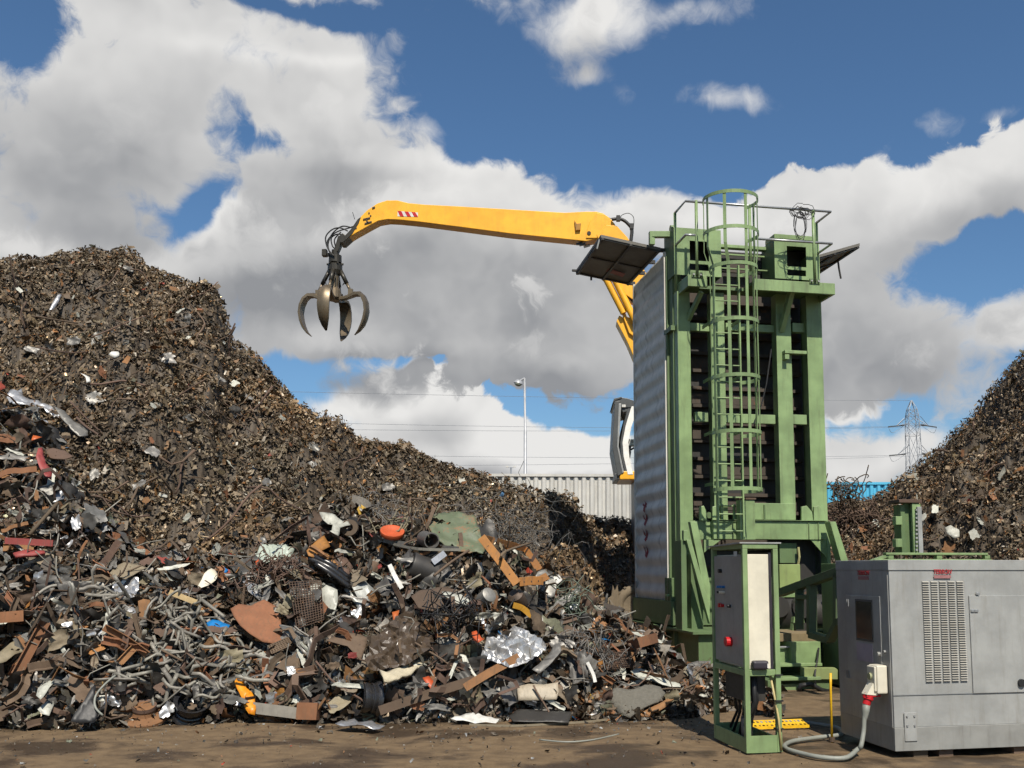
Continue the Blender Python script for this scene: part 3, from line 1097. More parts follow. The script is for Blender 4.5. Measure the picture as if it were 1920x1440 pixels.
    for ad in (-118, -78, -33, 12, 55, 100):
        a_ = math.radians(ad)
        d = Vector((math.sin(a_), -math.cos(a_), 0))
        tt = Vector((d.y, -d.x, 0))
        p = Vector((xc, yc, 0)) + d * (R - .006)
        pu = Vector((xu, yc, 0)) + d * (Ru - .006)
        mb = MB()
        mb.bar(p + Vector((0, 0, zh[0] - .02)), p + Vector((0, 0, zh[-1] + .02)), .05, .008, up=d)
        mb.bar(p + Vector((0, 0, zh[-1] + .02)), pu + Vector((0, 0, zh[-1] + .3)), .05, .008, up=d)
        mb.bar(pu + Vector((0, 0, zh[-1] + .3)), pu + Vector((0, 0, up[1] + .02)), .05, .008, up=d)
        mb.build('cage_strap', GREEN, t)

    # ---- cross beams between the columns
    for (a, b, c, d, Y) in ((1294, 605, 1338, 622, .1), (1361, 605, 1462, 624, .1), (1486, 605, 1520, 624, .1), (1304, 772, 1328, 791, -.02), (1361, 775, 1454, 795, .02), (1486, 777, 1513, 796, .02)):
        T.rect(MB(), a, b, c, d, Y, .1, (b + d) / 2).build('cross_beam', GREEN, t, bevel=BV)
    T.rect(MB(), 1472, 656, 1513, 664, -.12, .12, 660).build('cable_bracket', GREEN, t, bevel=BV)
    T.rect(MB(), 1472, 664, 1480, 673, -.12, .12, 668).build('cable_bracket', GREEN, t)
    a, b = T.p3(1484, 547, -.3), T.p3(1464, 622, .02)
    MB().bar(a, b, .09, .09).build('platform_strut', GREEN, t, bevel=BV)
    a, b = T.p3(1315, 547, -.3), T.p3(1290, 600, .02)
    MB().bar(a, b, .07, .07).build('platform_strut', GREEN, t, bevel=BV)
    a, b, c = T.p3(1413, 795, -.03), T.p3(1437, 720, -.05), T.p3(1446, 655, -.02)
    MB().tube([a, (a + b) / 2 + Vector((.03, 0, 0)), b, c], .012, 6).build('loose_cable', HOSE, t)

    # ---- base frame
    def plate(name, a, b, c, d, Y, dep, mat=GREEN):
        T.rect(MB(), a, b, c, d, Y, dep, (b + d) / 2).build(name, mat, t, bevel=BV)
    plate('base_beam', 1338, 976, 1556, 1012, -.12, .30)
    plate('base_plate', 1412, 943, 1492, 975, -.04, .05)
    plate('stanchion', 1388, 937, 1416, 1012, -.30, .17)
    plate('stanchion_cap', 1386, 933, 1418, 937, -.32, .2, RUST_B)
    plate('beam_rib', 1433, 946, 1436, 1003, -.065, .02, GREEN_D)
    plate('beam_rib', 1516, 978, 1518, 1011, -.135, .012, GREEN_D)
    plate('beam_rib', 1534, 978, 1536, 1011, -.135, .012, GREEN_D)
    plate('beam_flange', 1338, 974, 1556, 977, -.16, .30)
    for x in (1503, 1526):
        T.poly(MB(), [(x, 976), (x, 950), (x + 10, 948), (x + 20, 960), (x + 22, 976)], -.10, .05).build('lug', GREEN, t, bevel=BV)
    for x in (1312, 1336):
        T.poly(MB(), [(x, 976), (x, 950), (x + 8, 948), (x + 13, 960), (x + 14, 976)], -.12, .05).build('lug', GREEN, t, bevel=BV)
    for x, m in ((1310, RUST_B), (1330, GREEN_D), (1515, RUST_B), (1532, OCHRE)):
        q = T.p3(x, 966, -.05)
        MB().lathe([(.0, 0), (.05, 0), (.05, .08), (.035, .08), (.035, .13), (0, .13)], 12, Matrix.Translation(q) @ Matrix.Rotation(-math.pi / 2, 4, 'X')).build('pin', m, t)
    plate('rear_plate', 1300, 976, 1340, 1012, .0, .1, GREEN)
    plate('rear_post', 1352, 945, 1357, 1012, -.05, .05)
    plate('rear_post', 1376, 945, 1380, 1012, -.05, .05)
    plate('rear_rail', 1345, 947, 1384, 950, -.06, .04)
    plate('rear_rail', 1345, 976, 1384, 979, -.14, .02)
    T.poly(MB(), [(1520, 1012), (1556, 1012), (1556, 1052)], -.10, .03).build('gusset', GREEN, t)
    T.poly(MB(), [(1320, 1012), (1352, 1012), (1320, 1036)], -.10, .03).build('gusset', GREEN, t)
    plate('lower_column', 1552, 1010, 1558, 1080, -.12, .25, GREEN)
    T.poly(MB(), [(1556, 978), (1567, 978), (1592, 1056), (1578, 1056)], -.45, .2).build('brace', GREEN, t, bevel=BV)
    T.poly(MB(), [(1294, 978), (1307, 978), (1332, 1099), (1332, 1137), (1326, 1137)], -.40, .12).build('brace', GREEN, t, bevel=BV)
    T.poly(MB(), [(1287, 1012), (1296, 1012), (1331, 1137), (1331, 1170), (1322, 1137)], -.52, .1).build('brace', GREEN, t, bevel=BV)
    plate('side_leg', 1278, 1012, 1288, 1185, -.45, .30, GREEN_D)
    plate('side_leg', 1296, 1040, 1318, 1188, -.20, .25, GREEN_D)
    plate('outer_plate', 1282, 994, 1290, 1014, -.50, .1)
    # hydraulics and trough below the beam
    plate('valve_box', 1462, 1058, 1501, 1112, -.35, .25, paint('olive valve box', (0.27, 0.34, 0.12), .5, dirt=.3))
    plate('dark_bay', 1459, 1012, 1550, 1200, .2, .05, DARK)
    plate('valve_box_top', 1462, 1018, 1494, 1056, .0, .15, GREEN_D)
    plate('rail_strip', 1462, 1112, 1502, 1120, -.55, .10, GREEN)
    q = T.p3(1455, 1150, -.35)
    MB().tube([q, T.p3(1580, 1150, -.35)], .30, 24).build('ram_barrel', DARK, t, smooth=True)
    for a, b in ((1462, 1138), (1505, 1140)):
        q = T.p3(a, b, -.7)
        MB().tube([q, q + Vector((.0, .3, 0))], .16, 16).build('ram_flange', DARK, t)
    for i, (a, b, c, d) in enumerate(((1545, 1114, 1552, 1122), (1558, 1112, 1560, 1123), (1570, 1110, 1573, 1126))):
        plate('sight_plate', a, b, c, d, -.70, .02, GREEN)
    # trough frame running back from beside the power unit (shade of its left face put into the paint)
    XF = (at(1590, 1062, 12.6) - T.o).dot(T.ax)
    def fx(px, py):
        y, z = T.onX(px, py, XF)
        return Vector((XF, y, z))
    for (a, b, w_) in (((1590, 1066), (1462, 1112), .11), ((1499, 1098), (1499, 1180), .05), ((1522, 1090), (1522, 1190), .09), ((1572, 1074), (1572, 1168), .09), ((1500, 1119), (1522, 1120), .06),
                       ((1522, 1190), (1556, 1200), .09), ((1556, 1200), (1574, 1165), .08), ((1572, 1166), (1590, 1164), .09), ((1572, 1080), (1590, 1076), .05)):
        MB().bar(fx(*a), fx(*b), .12, w_).build('trough_bar', GREEN_SHADE, t, bevel=BV)
    plate('trough_floor', 1440, 1188, 1541, 1202, -1.6, .9, paint('dirt covered plate', (.22, .165, .09), .9, dirt=.4, bmp=.4))
    plate('manifold', 1484, 1204, 1539, 1246, -1.75, .5, GREEN)
    plate('manifold', 1455, 1216, 1482, 1246, -1.65, .4, GREEN)
    plate('manifold_pipe', 1455, 1212, 1481, 1215, -1.70, .03, GALV_L)
    plate('step_plate', 1455, 1245, 1542, 1249, -1.9, .7, GREEN)
    T.poly(MB(), [(1506, 1252), (1566, 1252), (1571, 1256), (1571, 1274), (1506, 1274)], -2.0, .1).build('foot_plate', paint('olive foot plate', (0.25, 0.30, 0.12), .55, dirt=.4), t, bevel=BV)
    plate('step_plate', 1455, 1271, 1540, 1275, -2.1, .25, GREEN)
    plate('skid', 1440, 1276, 1560, 1300, -1.95, 1.0, GREEN_D)
    plate('skid_end', 1462, 1283, 1505, 1300, -2.02, .06, GREEN)
    q = [T.p3(1496, 1302, -2.2), T.p3(1502, 1285, -2.3), T.p3(1520, 1282, -2.3), T.p3(1540, 1294, -2.25), T.p3(1565, 1300, -2.1)]
    MB().tube(q, .035, 8).build('hydraulic_hose', HOSE, t, smooth=True)
    q = [T.p3(1535, 1215, -1.78), T.p3(1532, 1240, -1.85), T.p3(1528, 1262, -2.05), T.p3(1529, 1285, -2.1)]
    MB().tube(q, .014, 6).build('hydraulic_hose', HOSE, t, smooth=True)
    T.poly(MB(), [(1486, 1182), (1489, 1157), (1496, 1157), (1494, 1182)], -1.0, .1).build('lever_plate', GREEN, t)
    T.poly(MB(), [(1499, 1166), (1507, 1157), (1509, 1170), (1503, 1172)], -1.0, .1).build('lever_plate', GREEN, t)
    MB().box(*sorted((T.onY(1493, 1175, -1.1)[0], T.onY(1512, 1175, -1.1)[0])), -1.1, -.9, T.onY(1500, 1192, -1.1)[1], T.onY(1500, 1168, -1.1)[1]).build('lever_block', DARK, t)
    MB().tube([T.p3(1497, 1026, -.1), T.p3(1499, 1045, -.12), T.p3(1496, 1062, -.1)], .02, 6).build('yellow_tie', paint('pale tie', (.35, .33, .15), .6), t)

    # ---- flaps over the top of the pressing box
    zf = (T.onX(1195, 518, -.09)[1] + T.onX(1250, 456, -.09)[1]) / 2
    for side in (-1, 1):
        if side < 0:
            a = T.onY(1125, 444, .5)
            b = T.onY(1081, 513, 2.55)
            xh, xo = -.09, (a[0] + b[0]) / 2
            zo = (a[1] + b[1]) / 2
        else:
            a = T.onY(1612, 461, .5)
            xh, xo, zo = W + .05, a[0], a[1]
        fl = MB()
        e = (xo - xh) / abs(xo - xh)
        pts = [(xh, .5, zf), (xo, .5, zo), (xo, 2.55, zo), (xh, 2.55, zf)]
        fo = fl.prism(pts, (0, 0, .05)).build('top_flap', paint('flap sheet %d' % side, (.15, .14, .12), .6, rust=.25, dirt=.5, rustcol=(.13, .07, .04)), t)
        dz = (zo - zf)
        for fy in (.02, .5, .98):
            y = .5 + 2.05 * fy
            MB().bar((xh, y, zf - .012), (xo, y, zo - .012), .05, .024).build('flap_stiffener', GREEN_D if False else DARK, fo)
        for fx_ in (.03, .5, .97):
            x = xh + (xo - xh) * fx_
            z = zf + dz * fx_
            MB().bar((x, .5, z - .016), (x, 2.55, z - .016), .045, .03).build('flap_stiffener', DARK, fo)
        for fy in (.0, .33, .66, 1.0):
            y = .52 + 2.0 * fy
            MB().box(min(xh, xh - e * .1), max(xh, xh - e * .1), y - .03, y + .03, zf - .02, zf + .04).build('flap_hinge', DARK, fo)
        if side < 0:
            MB().prism([(xh - .25, 1.9, zf - .006), (xo + .25, 1.95, zo - .006), (xo + .25, 2.15, zo - .006), (xh - .25, 2.1, zf - .006)], (0, 0, .004)).build('flap_stencil', REDP, fo)
            MB().tube([(xo, .6, zo), (xo - .04, .62, zo - .16)], .014, 6).build('flap_hook', GALV, fo)
            MB().tube([(xo + .3, 2.55, zo), (xo + .3, 2.56, zo - .12)], .02, 6).build('flap_hook', DARK, fo)
            MB().tube([(xo - .08, 2.5, zo + .03), (xo + .05, 2.5, zo + .03)], .025, 6).build('flap_hook', DARK, fo)
        else:
            q = [Vector((xo - .02, 1.3, zo)), Vector((xo - .0, 1.3, zo - .18)), Vector((xo + .03, 1.3, zo - .36))]
            MB().tube(q, .02, 6).build('flap_strap', DARK, fo)

    return t, A, B, yr


TOWER, RA, RB, RY = build_tower()


def tw(p):
    """tower-local point to world"""
    return T.o + T.ax * p[0] + T.ay * p[1] + Vector((0, 0, p[2]))


def build_cable_coil():
    mb = MB()
    c = T.p3(1505, 392, RY - .03)
    r = random.Random(4)
    for i in range(12):
        pts = []
        w = r.uniform(.05, .22) if i < 8 else r.uniform(.06, .12)
        h = r.uniform(.05, .14) if i < 8 else r.uniform(.2, .26)
        for k in range(15):
            a = 2 * math.pi * k / 14
            pts.append(tw(c + Vector((w * math.sin(a) + r.uniform(-.01, .01), -.03 + .015 * i, (-h if i >= 8 else -.04 + r.uniform(-.03, .03)) + h * math.cos(a)))))
        mb.tube(pts, .0055, 5, cap=False)
    o = mb.build('cable_coil', HOSE, smooth=True)
    tag(o, 'thin dark cable coiled over the handrail on top of the green tower', 'cable')


build_cable_coil()


# ------------------------------------------------------------------ control cabinet
def build_cabinet():
    g0 = ground(1400, 1413)
    Cb = Frame(g0)
    t = thing('control_cabinet', 'tall cream switch cabinet held in a green steel frame', 'cabinet', Cb.o, ANG)
    w = Cb.onY(1467, 1230, 0)[0] - Cb.onY(1400, 1230, 0)[0]
    H = Cb.onY(1400, 1019, 0)[1]
    D = .86
    s = .048
    zc = Cb.onY(1430, 1256, 0)[1]
    for (x, y, z0) in ((0, 0, 0), (w - s, 0, 0), (0, D - s, .0), (w - s, D - s, 0)):
        MB().box(x, x + s, y, y + s, z0, H - s).build('post', GREEN, t, bevel=.004)
    for y in (0, D - s):
        MB().box(0, w, y, y + s, H - s, H).build('top_bar', GREEN, t, bevel=.004)
        MB().box(s, w - s, y + .004, y + s - .004, zc - .055, zc).build('middle_bar', GREEN, t, bevel=.004)
        MB().box(s, w - s, y + .006, y + .02, .0, .15).build('foot_plate', GREEN, t)
    for x in (0, w - s):
        MB().box(x + .003, x + s - .003, s, D - s, H - s, H).build('top_bar', GREEN, t, bevel=.004)
        MB().box(x + .003, x + s - .003, s, D - s, zc - .055, zc).build('middle_bar', GREEN, t, bevel=.004)
        MB().box(x + .003, x + .02, s, D - s, 0, .13).build('foot_plate', GREEN, t)
    MB().prism([(-.03, -.01, H), (w + .03, -.01, H), (w + .03, D + .05, H - .02), (-.03, D + .05, H - .02)], (0, 0, .012)).build('rain_cover', GALV, t)
    body = MB().box(s + .004, w - s - .035, .03, D - .03, zc + .004, H - s - .05).build('cabinet_body', CREAM, t, bevel=.006)
    MB().box(w - s - .033, w - s - .006, .035, D - .03, zc + .002, H - s - .03).build('cable_duct', BLACKP, t)
    MB().box(.012, s + .002, s + .01, D - s - .01, zc + .03, H - s - .06).build('cabinet_door', CABGREY, t, bevel=.005)
    for (fy, fz, r_, m, nm) in ((.72, .78, .02, BLACK, 'lock_knob'), (.78, .60, .012, BLACK, 'switch'), (.70, .60, .012, CREAM, 'switch'), (.62, .60, .012, CREAM, 'switch'), (.78, .645, .012, BLUE, 'lamp'), (.70, .645, .012, BLUE, 'lamp'),
                                (.62, .645, .012, BLUE, 'lamp'), (.74, .49, .02, RED, 'push_button'), (.66, .49, .016, RED, 'push_button'), (.42, .49, .014, BLACK, 'key_switch'), (.42, .2, .045, RED, 'main_switch'), (.52, .2, .02, RED, 'switch_lever')):
        y = s + fy * (D - 2 * s)
        z = zc + fz * (H - zc)
        MB().tube([(.014, y, z), (-.02 - (r_ > .03) * .025, y, z)], r_, 14).build(nm, m, t, smooth=False)
    MB().box(.008, .011, s + .12, s + .2, zc + .9 * (H - zc), zc + .94 * (H - zc)).build('label_plate', WHITEP, t)
    MB().box(.065, .215, -.05, .028, zc + .005, zc + .085).build('handset', BLACKP, t, bevel=.02)
    MB().box(.195, .205, -.054, -.05, zc + .02, zc + .06).build('handset_label', WHITEP, t)
    MB().box(.06, w - .09, .15, D - .2, zc - .30, zc - .06).build('gland_box', DARK, t)
    for i, (x, y) in enumerate(((.12, .1), (.15, .14), (.11, .3), (.17, .45), (.14, .55), (.12, .62))):
        q = [(x, y, zc - .05), (x + .02, y + .02, zc - .3), (x - .03 + .02 * i, y + .08, .28), (x + .03, y + .25, .04), (x + .1, y + .5, .02)]
        MB().tube(q, .022 if i < 2 else .014, 8).build('cable', BLACK, t, smooth=True)
    q = [(w - s - .03, .06, zc - .05), (w - s + .0, .02, zc - .3), (w - s + .01, -.012, .3), (w - s + .03, -.015, .02)]
    MB().tube(q, .011, 6).build('cable', paint('pale yellow cable', (.55, .45, .2), .5), t, smooth=True)
    for z in (.2, .45, .68):
        MB().box(w - s - .012, w + .012, -.018, s + .01, z, z + .012).build('cable_tie', BLACK, t)
    MB().lathe([(.06, -.05), (.13, -.05), (.145, 0), (.13, .05), (.06, .05)], 20, Matrix.Translation((.14, .34, .15)) @ Matrix.Rotation(math.pi / 2, 4, 'Y') @ Matrix.Rotation(.4, 4, 'X'), closed=True).build('cable_reel', BLACK, t, smooth=True)


build_cabinet()


# ------------------------------------------------------------------ power unit (grey galvanised enclosure)
def text_mesh(body, size, ext=.002, shear=0.0):
    cu = bpy.data.curves.new('lettering', 'FONT')
    cu.body = body
    cu.size = size
    cu.extrude = ext
    cu.shear = shear
    cu.offset = size * .02
    cu.align_x = 'CENTER'
    ob = bpy.data.objects.new('lettering', cu)
    COL.objects.link(ob)
    dg = bpy.context.evaluated_depsgraph_get()
    me = bpy.data.meshes.new_from_object(ob.evaluated_get(dg))
    bpy.data.objects.remove(ob)
    bpy.data.curves.remove(cu)
    return me


def build_power_unit():
    g0 = ground(1679, 1419)
    G = Frame(g0)
    t = thing('power_unit', 'grey galvanised power unit enclosure with louvred side and red plug', 'power unit', G.o, ANG)
    H = G.onY(1668, 1051, 0)[1]
    L = 2.7
    D = 1.02
    z0 = .045
    zs = G.onY(1700, 1364, 0)[1]          # skirt line
    zm = G.onY(1700, 1303, 0)[1]          # lower panel joint
    MB().box(.006, L, .006, D, zs, H - .012).build('enclosure', GALV, t, bevel=.004)
    MB().box(0, L + .005, 0, D + .01, H - .012, H + .006).build('roof_sheet', GALV, t, bevel=.003)
    MB().box(-.004, L + .006, -.004, .03, H - .085, H - .011).build('roof_lip', GALV, t)
    MB().box(-.004, .03, .03, D, H - .085, H - .011).build('roof_lip', GALV, t)
    MB().box(0, L, -.004, D, z0, zs).build('base_skirt', paint('base skirt sheet', (.30, .30, .28), .45, metal=.1, dirt=.3, scale=4), t, bevel=.004)
    MB().box(.0, .006, .03, D, zs, H - .09).build('end_panel', GALV, t)
    # pallet blocks under it
    for x in (.2, .45, 1.2, 2.2):
        MB().box(x, x + .14, .04, D - .04, -.03, z0).build('pallet_block', RUST_B, t)
    # louvred vents: 5 columns of pressed slots
    x0 = G.onY(1731, 1180, 0)[0]
    x1 = G.onY(1812, 1180, 0)[0]
    za, zb = G.onY(1735, 1089, 0)[1], G.onY(1740, 1279, 0)[1]
    cw = (x1 - x0) / 5
    n = 43
    dz = (za - zb) / n
    for c in range(5):
        mb = MB()
        for k in range(n):
            z = za - (k + .5) * dz
            a, b = x0 + c * cw + .006, x0 + (c + 1) * cw - .012
            mb.add([(a, .004, z + dz * .34), (b, .004, z + dz * .34), (b, -.013, z - dz * .16), (a, -.013, z - dz * .16), (b, .004, z - dz * .2), (a, .004, z - dz * .2)],
                   [(0, 1, 2, 3), (3, 2, 4, 5), (0, 3, 5), (1, 4, 2)])
        o = mb.build('louvre_column', paint('louvre metal %d' % c, (.44, .42, .37), .4, metal=.1, dirt=.1), t)
        o['kind'] = 'stuff'
    # hinged door on the long side
    dx0, dz1 = G.onY(1816, 1117, 0)
    dz0 = G.onY(1825, 1300, 0)[1]
    MB().box(dx0, dx0 + .95, -.008, .005, dz0, dz1).build('side_door', GALV, t, bevel=.003)
    for (px, py) in ((1832, 1113), (1822, 1145), (1829, 1145)):
        x, z = G.onY(px, py, 0)
        MB().box(x - .018, x + .018, -.02, -.007, z - .012, z + .012).build('door_catch', GALV_L, t, bevel=.003)
    x, z = G.onY(1913, 1280, 0)
    MB().tube([(x, -.006, z), (x, -.03, z)], .035, 12).build('door_lock', BLACK, t)
    MB().box(.006, L, -.0025, .0, zm - .003, zm + .003).build('panel_seam', GALV_L, t)
    # bolted corner plate
    a, b = G.onY(1694, 1336, 0), G.onY(1719, 1389, 0)
    MB().box(a[0], b[0], -.014, -.004, b[1], a[1]).build('lifting_plate', GALV, t, bevel=.003)
    for fx_ in (.2, .8):
        for fz in (.55, .88):
            x = a[0] + (b[0] - a[0]) * fx_
            z = b[1] + (a[1] - b[1]) * fz
            MB().tube([(x, -.014, z), (x, -.024, z)], .010, 6).build('bolt', GALV_L, t)
    # red maker's plates
    for on in ('front', 'end'):
        me = text_mesh('TERRON', .058, .0015, .25)
        if on == 'front':
            x, z = G.onY(1766, 1076, 0)
            M = Matrix.Translation((x, -.008, z)) @ Matrix.Rotation(math.pi / 2, 4, 'X') @ Matrix.Scale(.8, 4, (1, 0, 0))
        else:
            y, z = G.onX(1619, 1078, 0)
            M = Matrix.Translation((-.006, y, z)) @ Matrix.Rotation(-math.pi / 2, 4, 'Z') @ Matrix.Rotation(math.pi / 2, 4, 'X')
        me.transform(M)
        link('maker_lettering', me, paint('maker red ' + on, (.42, .03, .035), .5, dirt=.1), t)
        if on == 'front':
            MB().box(x - .085, x + .085, -.0085, -.0065, z - .04, z - .012).build('maker_plate', paint('faded red plate', (.36, .16, .16), .5, dirt=.3, scale=30), t)
        else:
            MB().box(-.004, -.0005, y - .1, y + .1, z - .045, z - .012).build('maker_plate', MATS['faded red plate'], t)
    # door in the shaded end, with window, notice and hinges
    def e(px, py):
        return G.onX(px, py, 0)
    ya, z1 = e(1588, 1115)
    yb, z0_ = e(1655, 1245)
    z0_ = zm + .05
    y0, y1 = sorted((ya, yb))
    MB().box(-.008, .0, y0, y1, z0_, z1).build('end_door', GALV, t, bevel=.003)
    p, q = e(1607, 1127), e(1638, 1200)
    yy = sorted((p[0], q[0]))
    wn = MB().box(-.014, -.009, yy[0], yy[1], q[1], p[1]).build('end_window', paint('dark window', (.02, .022, .022), .08, spec=.6, dirt=.0), t)
    MB().box(-.012, -.0085, yy[0] - .02, yy[1] + .02, q[1] - .02, p[1] + .02).build('window_frame', CABDARK, wn)
    p, q = e(1608, 1204), e(1639, 1243)
    yy = sorted((p[0], q[0]))
    MB().box(-.012, -.0085, yy[0], yy[1], q[1], p[1]).build('notice_sheet', paint('faded notice', (.42, .36, .40), .7, dirt=.1), t)
    for py in (1130, 1264):
        p = e(1592, py)
        for k in (-.016, .016):
            MB().tube([(-.016, p[0] + k, p[1] - .035), (-.016, p[0] + k, p[1] + .035)], .007, 6).build('hinge', GALV_L, t)
    p = e(1651, 1226)
    MB().tube([(-.008, p[0], p[1]), (-.035, p[0], p[1])], .018, 8).build('door_lock', GALV, t)
    p = e(1660, 1222)
    MB().tube([(.0, p[0], p[1]), (-.02, p[0], p[1])], .014, 8).build('door_lock', GALV, t)
    p = e(1624, 1318)
    MB().tube([(.0, p[0], p[1]), (-.02, p[0], p[1])], .018, 8).build('grommet', BLACK, t)
    # socket box
    a, b = e(1640, 1243), e(1671, 1302)
    ys = sorted((e(1634, 1270)[0], e(1666, 1270)[0]))
    MB().box(-.11, -.009, ys[0], ys[0] + .16, b[1], a[1]).build('socket_box', CREAM, t, bevel=.012)
    MB().box(-.13, -.111, ys[0] + .01, ys[0] + .15, b[1] + .02, a[1] - .01).build('socket_lid', CREAM, t, bevel=.008)
    yc = ys[0] + .08
    MB().tube([(-.131, yc, a[1] - .10), (-.15, yc, a[1] - .10)], .03, 14).build('socket_knob', paint('olive knob', (.35, .36, .2), .5), t)
    MB().prism([(-.14, yc - .05, b[1] + .09), (-.14, yc + .05, b[1] + .09), (-.20, yc + .05, b[1] - .005), (-.20, yc - .05, b[1] - .005)], (.1, 0, -.01)).build('socket_outlet', CREAM, t)
    M = Matrix.Translation((-.15, yc, b[1] - .005)) @ Matrix.Rotation(math.radians(200), 4, 'Y')
    MB().lathe([(0, 0), (.045, 0), (.048, .05), (.036, .055), (.036, .10), (0, .10)], 16, M).build('red_plug', RED, t, smooth=False)
    MB().box(-.20, -.06, yc - .045, yc + .045, b[1] - .03, b[1] - .012).build('plug_flange', RED, t, bevel=.006)
    M2 = Matrix.Translation((-.18, yc, b[1] - .09)) @ Matrix.Rotation(math.radians(190), 4, 'Y')
    MB().lathe([(0, 0), (.034, 0), (.034, .07), (.02, .14), (.018, .17), (0, .17)], 14, M2).build('plug_grip', CABLE, t, smooth=True)
    tip = G.o + G.ax * (-.21) + G.ay * yc + Vector((0, 0, b[1] - .25))
    return tip


TIP = build_power_unit()


def catmull(P, n=8):
    P = [Vector(p) for p in P]
    out = []
    for i in range(len(P) - 1):
        a = P[max(i - 1, 0)]
        b, c = P[i], P[i + 1]
        d = P[min(i + 2, len(P) - 1)]
        for k in range(n):
            u = k / n
            out.append(.5 * ((2 * b) + (-a + c) * u + (2 * a - 5 * b + 4 * c - d) * u * u + (-a + 3 * b - 3 * c + d) * u ** 3))
    out.append(P[-1])
    return out


def gp(px, py, z=.02):
    return ground(px, py, z)


def small_yard_things():
    q = [TIP + Vector((.01, 0, .1)), TIP, TIP + Vector((-.012, -.01, -.09)), TIP + Vector((-.05, -.05, -.2)), gp(1608, 1405, .05), gp(1585, 1421), gp(1540, 1420), gp(1500, 1412), gp(1475, 1404), gp(1472, 1397), gp(1490, 1389), gp(1540, 1382),
         gp(1573, 1378), gp(1578, 1370), gp(1560, 1362), gp(1500, 1354), gp(1460, 1352), gp(1425, 1356)]
    o = MB().tube(catmull(q), .021, 10).build('power_cable', CABLE, smooth=True)
    tag(o, 'thick grey power cable looping over the dirt from the red plug', 'cable')
    a = ground(1560, 1388)
    top = at(1557.5, 1262, a.y)
    t = thing('marker_rod', 'thin upright yellow rod standing beside the power unit', 'rod', a)
    MB().tube([(0, 0, -.02), (.002, 0, .5), top - a], .0125, 8).build('rod', YELLOW_P, t, smooth=True)
    MB().tube([(0, 0, -.01), (0, 0, .03)], .03, 10).build('foot', RUST_B, t)
    # yellow perforated plastic ramp
    a, b = ground(1408, 1368), ground(1517, 1364)
    R_ = Frame(a, math.atan2(b.y - a.y, b.x - a.x))
    L = (b - a).length
    t = thing('cable_ramp', 'yellow perforated plastic ramp lying on the dirt behind the cabinet', 'ramp', a, R_.a)
    d = .17
    n, m = 14, 2
    holes = []
    for i in range(n):
        for j in range(m):
            x = L * (i + .5 + (.25 if j % 2 else 0)) / n
            y = d * (j + .5) / m
            holes.append((x - .014, x + .014, y - .02, y + .02))
    xs = sorted({0, L, *[h[0] for h in holes], *[h[1] for h in holes]})
    ys = sorted({0, d, *[h[2] for h in holes], *[h[3] for h in holes]})
    mb = MB()
    for i in range(len(xs) - 1):
        for j in range(len(ys) - 1):
            cx_, cy_ = (xs[i] + xs[i + 1]) / 2, (ys[j] + ys[j + 1]) / 2
            if any(h[0] < cx_ < h[1] and h[2] < cy_ < h[3] for h in holes):
                continue
            zf = lambda y: .015 + .05 * y / d
            mb.add([(xs[i], ys[j], zf(ys[j])), (xs[i + 1], ys[j], zf(ys[j])), (xs[i + 1], ys[j + 1], zf(ys[j + 1])), (xs[i], ys[j + 1], zf(ys[j + 1]))], [(0, 1, 2, 3)])
    mb.build('perforated_top', YELLOW_P, t)
    for i in range(7):
        x = L * i / 6
        MB().prism([(x - .006, 0, 0), (x - .006, d, 0), (x - .006, d, .06), (x - .006, 0, .014)], (.012, 0, 0)).build('rib', YELLOW_P, t)
    MB().box(0, L, -.008, -.001, 0, .03).build('front_edge', YELLOW_P, t)


small_yard_things()


# ------------------------------------------------------------------ green press frame behind the power unit
def build_press():
    P = Frame(Vector((at(1640, 1200, 13.2).x, 13.2, 0)))
    t = thing('press_frame', 'green press with an upright toothed post behind the power unit', 'machine', P.o, ANG)
    def plate(name, a, b, c, d, Y, dep, mat=GREEN):
        P.rect(MB(), a, b, c, d, Y, dep, (b + d) / 2).build(name, mat, t, bevel=BV)
    plate('top_bar', 1662, 1036, 1853, 1041, 0, .1)
    plate('bottom_bar', 1640, 1048, 1860, 1060, 0, .1)
    for a in (1666, 1757, 1847):
        plate('upright', a, 1041, a + 10, 1048, .01, .08)
    P.poly(MB(), [(1630, 1052), (1672, 1037), (1676, 1040), (1640, 1054)], .02, .08).build('brace', GREEN, t)
    x0, x1 = P.onY(1640, 1060, 0)[0], P.onY(1860, 1060, 0)[0]
    z1 = P.onY(1740, 1056, 0)[1]
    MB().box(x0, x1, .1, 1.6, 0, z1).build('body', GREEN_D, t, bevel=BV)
    y = .55
    plate('post_web', 1697, 942, 1714, 1040, y, .05, GREEN_D)
    plate('post_flange', 1712, 944, 1728, 1040, y - .1, .05)
    plate('post_flange', 1690, 946, 1698, 1040, y - .02, .2, GREEN_D)
    plate('post_cap', 1686, 936, 1729, 943, y - .12, .3, RUST_B)
    plate('toothed_strip', 1722, 950, 1730, 1040, y - .14, .04, GALV)
    for i in range(11):
        x, z = P.onY(1721, 956 + i * 7.5, y - .13)
        MB().box(x - .03, x, y - .13, y - .10, z - .012, z + .012).build('tooth', GALV, t)
    for i, py in enumerate((968, 1010)):
        plate('side_lug', 1680, py, 1692, py + 16, y - .05, .1)


build_press()

# ------------------------------------------------------------------ material handler behind the tower
YB = 25.0        # distance of the boom's middle plane


def pix(pts, y):
    return [at(px, py, y) for (px, py) in pts]


